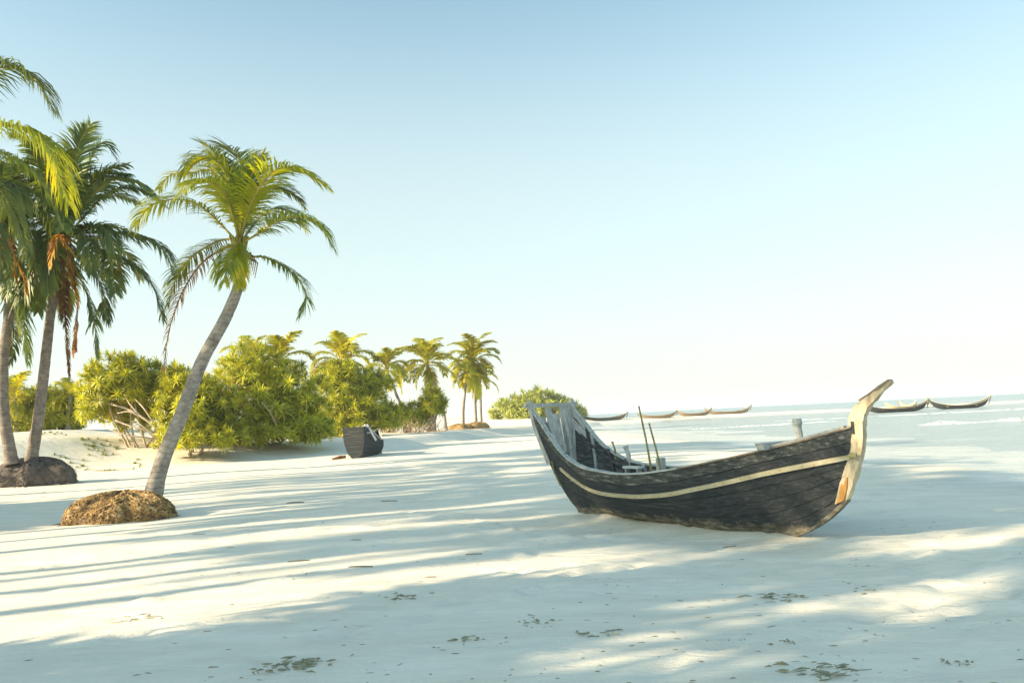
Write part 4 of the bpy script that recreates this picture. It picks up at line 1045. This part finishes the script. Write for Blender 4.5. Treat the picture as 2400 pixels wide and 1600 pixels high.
# distant dark boat on the beach, seen end-on, listing a little
g = Vector(at(833, 1072, 36.5)); g.z = H(g.x, g.y) 
sb = empty('small_boat', g, 'small dark boat seen end-on, beached before the lime bush', 'boat', rz=0)
def tb(t, v, side):   # t 0 near end .. 1 far end; boat points away and a bit right
    b_ = (.62 * (.88 + .30 * math.sin(min(1, t * 1.3) * math.pi * .8))) * (1 - sst(.6, 1, t) * .95)
    zs = 1.42 - .70 * sst(0, .55, t) + .45 * sst(.65, 1, t)
    y = t * 4.6; x = side * b_ * (.25 + .8 * v ** .45 - .40 * max(0, v - .55)) * (1 - .6 * sst(.6, 1, t) * (1 - v))
    lx = .10 * v * zs
    return Vector((x + .42 * t * .95 - lx * .5, y, zs * v - .03 * (side + 1) * 0))
for side in (-1, 1):
    for q in range(6):
        V = []; Fc = []
        for i in range(13):
            t = i / 12
            for v, th in ((q / 6 + .006, 0), ((q + 1) / 6 - .006, 0), ((q + 1) / 6, .045), (q / 6, .045)):
                p = tb(t, v, side); V.append(p + Vector((-side * th, 0, 0)))
        for i in range(12):
            for j in range(4): Fc.append((i * 4 + j, i * 4 + (j + 1) % 4, i * 4 + 4 + (j + 1) % 4, i * 4 + 4 + j))
        Fc += [(0, 1, 2, 3), (51, 50, 49, 48)]
        link('plank', mesh('plank', V, Fc, M['hull_worn' if q == 0 else 'hull']), sb)
    P = [tb(i / 12, 1, side) for i in range(13)]; MB().sweep(P, [(0, 0, 1)] * 13, [(1, 0, 0)] * 13, .07, .05).build('gunwale', M['greydeck' if side > 0 else 'hull'], sb)
for q in range(7):      # transom boards
    v0, v1 = q / 7, (q + 1) / 7 - .008; a, c = tb(0, v0, -1), tb(0, v0, 1); d, e_ = tb(0, v1, -1), tb(0, v1, 1); o3 = Vector((0, -.04, 0))
    link('transom_board', mesh('transom_board', [a, c, e_, d, a + o3, c + o3, e_ + o3, d + o3], [(0, 1, 2, 3), (7, 6, 5, 4), (0, 4, 5, 1), (1, 5, 6, 2), (2, 6, 7, 3), (3, 7, 4, 0)], M['hull']), sb)
MB().box((.64, .75, 1.12), (.85, .17, .05), ax=(Vector((.42, .25, -.87)).normalized(), Vector((0, 1, .28)).normalized(), Vector((.9, -.1, .4)).normalized())).build('side_deck', M['white'], sb)
MB().tube([(.42, .35, 1.15), (.43, .36, 1.52)], [.06, .045], 8).build('post', M['white'], sb)
MB().tube([(.12, .3, 1.2), (.13, .3, 1.45)], [.07, .05], 8).build('post', M['greydeck'], sb)
MB().box((.25, .5, 1.12), (.7, .25, .06)).build('thwart', M['greydeck'], sb)
mb = MB()
for k in range(4): mb.tube([(-1.0 + .1 * k, -.25, .03 + .03 * k), (-.4, -.15, .07 + .02 * k)], [.05, .04], 5)
o = mb.build('driftwood', M['dry'], None, loc=g); tag(o, 'bit of brown driftwood at the foot of the small dark boat', 'driftwood')

# far boats on the spit
def fb(pxa, pxb, pyb, D, label, rz=.0, mh='brown', mi_='brown', sheer=.55, horn=.25, Hh=.42, group='boats lying on the far sand spit'):
    a, c = at(pxa, pyb, D), at(pxb, pyb, D); x = (a.x + c.x) / 2; L_ = (c.x - a.x) * .93
    z = max(H(x, D), -.30) - .04
    return small_boat('fishing_boat', (x, D, z), rz, L_, 1.7, Hh, sheer, label, mh, mi_, group, horn)
fb(1362, 1472, 980, 131, 'pale brown boat on the far spit, leftmost, just beyond the big boat stern', .1)
fb(1497, 1586, 978, 133, 'second far boat from the left, seen beside the tall bamboo pole', -.1, horn=.1)
fb(1588, 1668, 977, 136, 'third far boat from the left, small with low brown hull', .05)
fb(1655, 1760, 970, 141, 'fourth far boat from the left, with a raised left prow', -.05, horn=.45)
fb(2025, 2178, 969, 108, 'long low dark boat afloat just right of the big boat stem', 0, 'hull', 'brown', .75, .3, .5, 'boats afloat before the spit')
fb(2178, 2322, 956, 112, 'dark boat afloat furthest right, high curved ends, pale inside', 0, 'hull', 'cream', .85, .3, .5, 'boats afloat before the spit')
# clutter on the spit behind: people-high nets heap / pale boats
fb(2075, 2150, 953, 128, 'pale boat with gear heaped in it, behind the long dark boat', .1, 'cream', 'cream', .6, .3, .5)
fb(2110, 2172, 951, 132, 'small pale boat half hidden behind the long dark boat', -.3, 'cream', 'brown', .7, .3, .5)
mb = MB(); rnd = random.Random(12); c0 = at(2115, 948, 127)
for k in range(26):
    p = Vector((rnd.uniform(-3, 3.2), rnd.uniform(-.6, .6), 0)); hh = rnd.uniform(.5, 1.3)
    mb.tube([p, p + Vector((rnd.uniform(-.3, .3), 0, hh * .5)), p + Vector((rnd.uniform(-.5, .5), 0, hh))], [.10, .14, .05], 5, wob=.3)
o = mb.build('fishing_gear', M['brown'], None, loc=(c0.x, 127.2, H(c0.x, 127) + .25)); tag(o, 'jumble of poles and fishing gear above the far pale boats', 'fishing gear', kind='stuff')

# ------------------------------------------------------------------ litter on the sand
def on(px, py):
    d = ray(px, py); z = 0
    for _ in range(8):
        k = (z - EYE) / d[2]; x, y = d[0] * k, d[1] * k; z = H(x, y)
    return Vector((x, y, z))
def clump(px, py, w, seed, n_, label, group=None, name='seaweed_clump', mat='debris', h=.02, cat='seaweed', yr=.45):
    rnd = random.Random(seed); c = on(px, py); W_ = w / F * c.y; mb = MB()
    for k in range(int(n_ * .55)):
        a = rnd.gauss(0, .35) if rnd.random() < .85 else rnd.uniform(0, 3.14); x = rnd.gauss(0, .34) * W_; y = rnd.gauss(0, .24) * W_ * yr * 2; ln = rnd.uniform(.08, .3) * W_ * .5
        d = Vector((math.cos(a), math.sin(a), 0)); p = Vector((x, y, rnd.uniform(.001, h)))
        p.z += H(c.x + x, c.y + y) - c.z
        mb.tube([p - d * ln, p + Vector((rnd.uniform(-.3, .3) * ln, rnd.uniform(-.35, .35) * ln, rnd.uniform(0, h * .25))), p + d * ln], [.002, rnd.uniform(.003, .008), .002], 4, cap=False)
    return tag(mb.build(name, M[mat], None, loc=c), label, cat, group, 'stuff')
clump(700, 1558, 110, 1, 90, 'largest patch of greenish seaweed in the foreground, bottom centre-left', h=.015)
clump(620, 1578, 60, 2, 30, 'thin scatter of seaweed left of the largest foreground patch')
clump(950, 1400, 90, 3, 36, 'seaweed strands on the shaded edge of the lit sand, centre foreground')
clump(1250, 1460, 50, 4, 24, 'small seaweed tuft in the lower middle of the foreground')
clump(1820, 1402, 100, 5, 40, 'long flat seaweed strip on shaded sand below the boat bow')
clump(1930, 1575, 150, 6, 70, 'ragged seaweed trail at the bottom edge, right of centre')
clump(2250, 1556, 60, 7, 24, 'small curved seaweed bit at the lower right')
clump(1840, 1508, 50, 8, 18, 'thin seaweed wisp above the ragged trail')
clump(2025, 1388, 60, 9, 14, 'short dark seaweed strip below and right of the boat bow')
clump(1400, 1490, 90, 10, 26, 'slanting seaweed strands in the foreground under the middle of the big boat')
clump(1100, 1500, 70, 13, 30, 'faint brown seaweed patch in bright-streaked foreground sand')
clump(330, 1450, 90, 14, 30, 'brownish seaweed at the lit sand edge, lower left')
clump(330, 1063, 100, 11, 30, 'brown fallen stick litter left of the leaning trunk', name='fallen_branch', cat='branch', mat='dry', h=.05, yr=.1)
clump(250, 1103, 100, 15, 34, 'line of brown plant litter on the sand behind the root ball', name='plant_litter', cat='litter', mat='dry', h=.04, yr=.1)
clump(455, 1058, 60, 12, 14, 'fallen grey branch on sand right of the leaning trunk', name='fallen_branch', cat='branch', mat='debris', h=.05, yr=.1)
clump(548, 1046, 30, 16, 26, 'little heap of red-orange scraps on the sand before the bushes', name='red_scraps', cat='scraps', mat='redbit', h=.10)
# single fallen leaves
def leafm(seed):
    rnd = random.Random(seed); V = []; Fc = []
    for i in range(6):
        t = i / 5; w = .5 * math.sin(math.pi * min(.97, t + .03)) ** .8 * .32; z = .03 * math.sin(t * 3.14) + .015
        V += [(t - .5, -w, z + .08), (t - .5, 0, z), (t - .5, w, z + .08)]
    for i in range(5):
        for j in (0, 1): Fc.append((i * 3 + j, i * 3 + j + 1, i * 3 + 4 + j, i * 3 + 3 + j))
    return mesh('fallen_leaf', V, Fc, M['dry'] if seed % 2 else M['debris'])
LM = [leafm(i) for i in range(4)]
for i, (px, py, w, lb) in enumerate([(466, 1252, 28, 'tan fallen leaf right of the root ball'), (835, 1265, 26, 'tan fallen leaf on a lit streak, upper centre'), (845, 1329, 60, 'long tan fallen leaf on the lit sand, centre'), (540, 1283, 18, 'small pale fallen leaf on lit sand'),
    (1110, 1299, 40, 'dark fallen leaf left of the bright patch before the boat'), (1010, 1352, 26, 'tan fallen leaf by the edge of the shade'), (680, 1349, 16, 'tiny tan fallen leaf on lit sand'), (692, 1178, 40, 'dark flat leaf on shaded sand, mid left'),
    (912, 1175, 40, 'dark flat leaf on shaded sand, mid centre'), (486, 1479, 20, 'small dark leaf in left foreground shade'), (1427, 1393, 18, 'small dark leaf in middle foreground shade'), (1710, 1284, 34, 'thin dark leaf on sand under the boat keel'),
    (1808, 1468, 24, 'small dark leaf in right foreground shade'), (500, 1563, 24, 'small dark leaf near the bottom left'), (700, 1315, 50, 'greyish curled leaf on lit sand, centre left'), (1925, 1532, 14, 'dark pebble-like leaf near the bottom right'),
    (100, 1165, 16, 'left of three dark leaves below the dark mound'), (80, 1150, 12, 'tiny dark leaf just below the dark mound'), (103, 1153, 14, 'right of three dark leaves below the dark mound'), (175, 1128, 18, 'dark leaf at the right foot of the dark mound')]):
    c = on(px, py); s = w / F * c.y; o = link('fallen_leaf', LM[i % 4], None, c, (0, 0, random.uniform(-.5, .5)), (s, s * random.uniform(.35, .6), s * .5)); tag(o, lb, 'leaf', 'fallen leaves on the sand')
# fine litter too small to count
mb = MB(); rnd = random.Random(31)
for k in range(130):
    px = rnd.uniform(0, 2400); py = 1600 - 520 * rnd.random() ** 1.6
    if rnd.random() < .6: px = rnd.gauss(1500, 420); py = rnd.uniform(1360, 1600)
    if py < 1290 and 1230 < px < 2060: continue
    c = on(px, py); ln = rnd.uniform(.008, .03); a = rnd.uniform(-.6, .6); d = Vector((math.cos(a), math.sin(a), 0))
    mb.tube([c - d * ln + Vector((0, 0, .003)), c + Vector((0, rnd.uniform(-.3, .3) * ln, .003)), c + d * ln + Vector((0, 0, .002))], [.001, rnd.uniform(.0015, .004), .001], 4, cap=False)
o = mb.build('beach_litter', M['debris']); tag(o, 'fine dark bits of plant litter strewn over the foreground sand', 'litter', kind='stuff')

mb = MB(); rnd = random.Random(55); src = ROS[0]; c0 = gnd(at(130, 1040, 38).x, 38)
for k in range(150):
    px = rnd.uniform(95, 330); D = rnd.uniform(36.5, 43); x = at(px, 1040, D).x
    if math.sin(x * 1.7) + math.sin(D * 2.1 + x) < .1: continue
    q = Matrix.Translation(Vector((x, D, H(x, D))) - c0) @ Matrix.Rotation(rnd.uniform(0, 6), 4, 'Z') @ Matrix.Diagonal((.45, .45, .28, 1))
    mb.add([q @ v.co for v in src.vertices], [tuple(p.vertices) for p in src.polygons])
o = mb.build('beach_creeper', M['palm'], None, loc=c0); tag(o, 'patchy green creeper over the sand slope behind the dark mound', 'creeper', kind='stuff')

# ------------------------------------------------------------------ humid sea air
hm = bpy.data.materials.new('haze'); hm.use_nodes = True; nt = hm.node_tree; nt.nodes.remove(nt.nodes['Principled BSDF'])
pv = nt.nodes.new('ShaderNodeVolumePrincipled'); pv.inputs['Density'].default_value = .0004
pv.inputs['Color'].default_value = (.90, .97, 1, 1); pv.inputs['Anisotropy'].default_value = 0
nt.links.new(pv.outputs[0], nt.nodes['Material Output'].inputs['Volume'])
o = MB().box((2250, 3050, 6.5), (9600, 7000, 25)).build('haze', hm); o['kind'] = 'stuff'
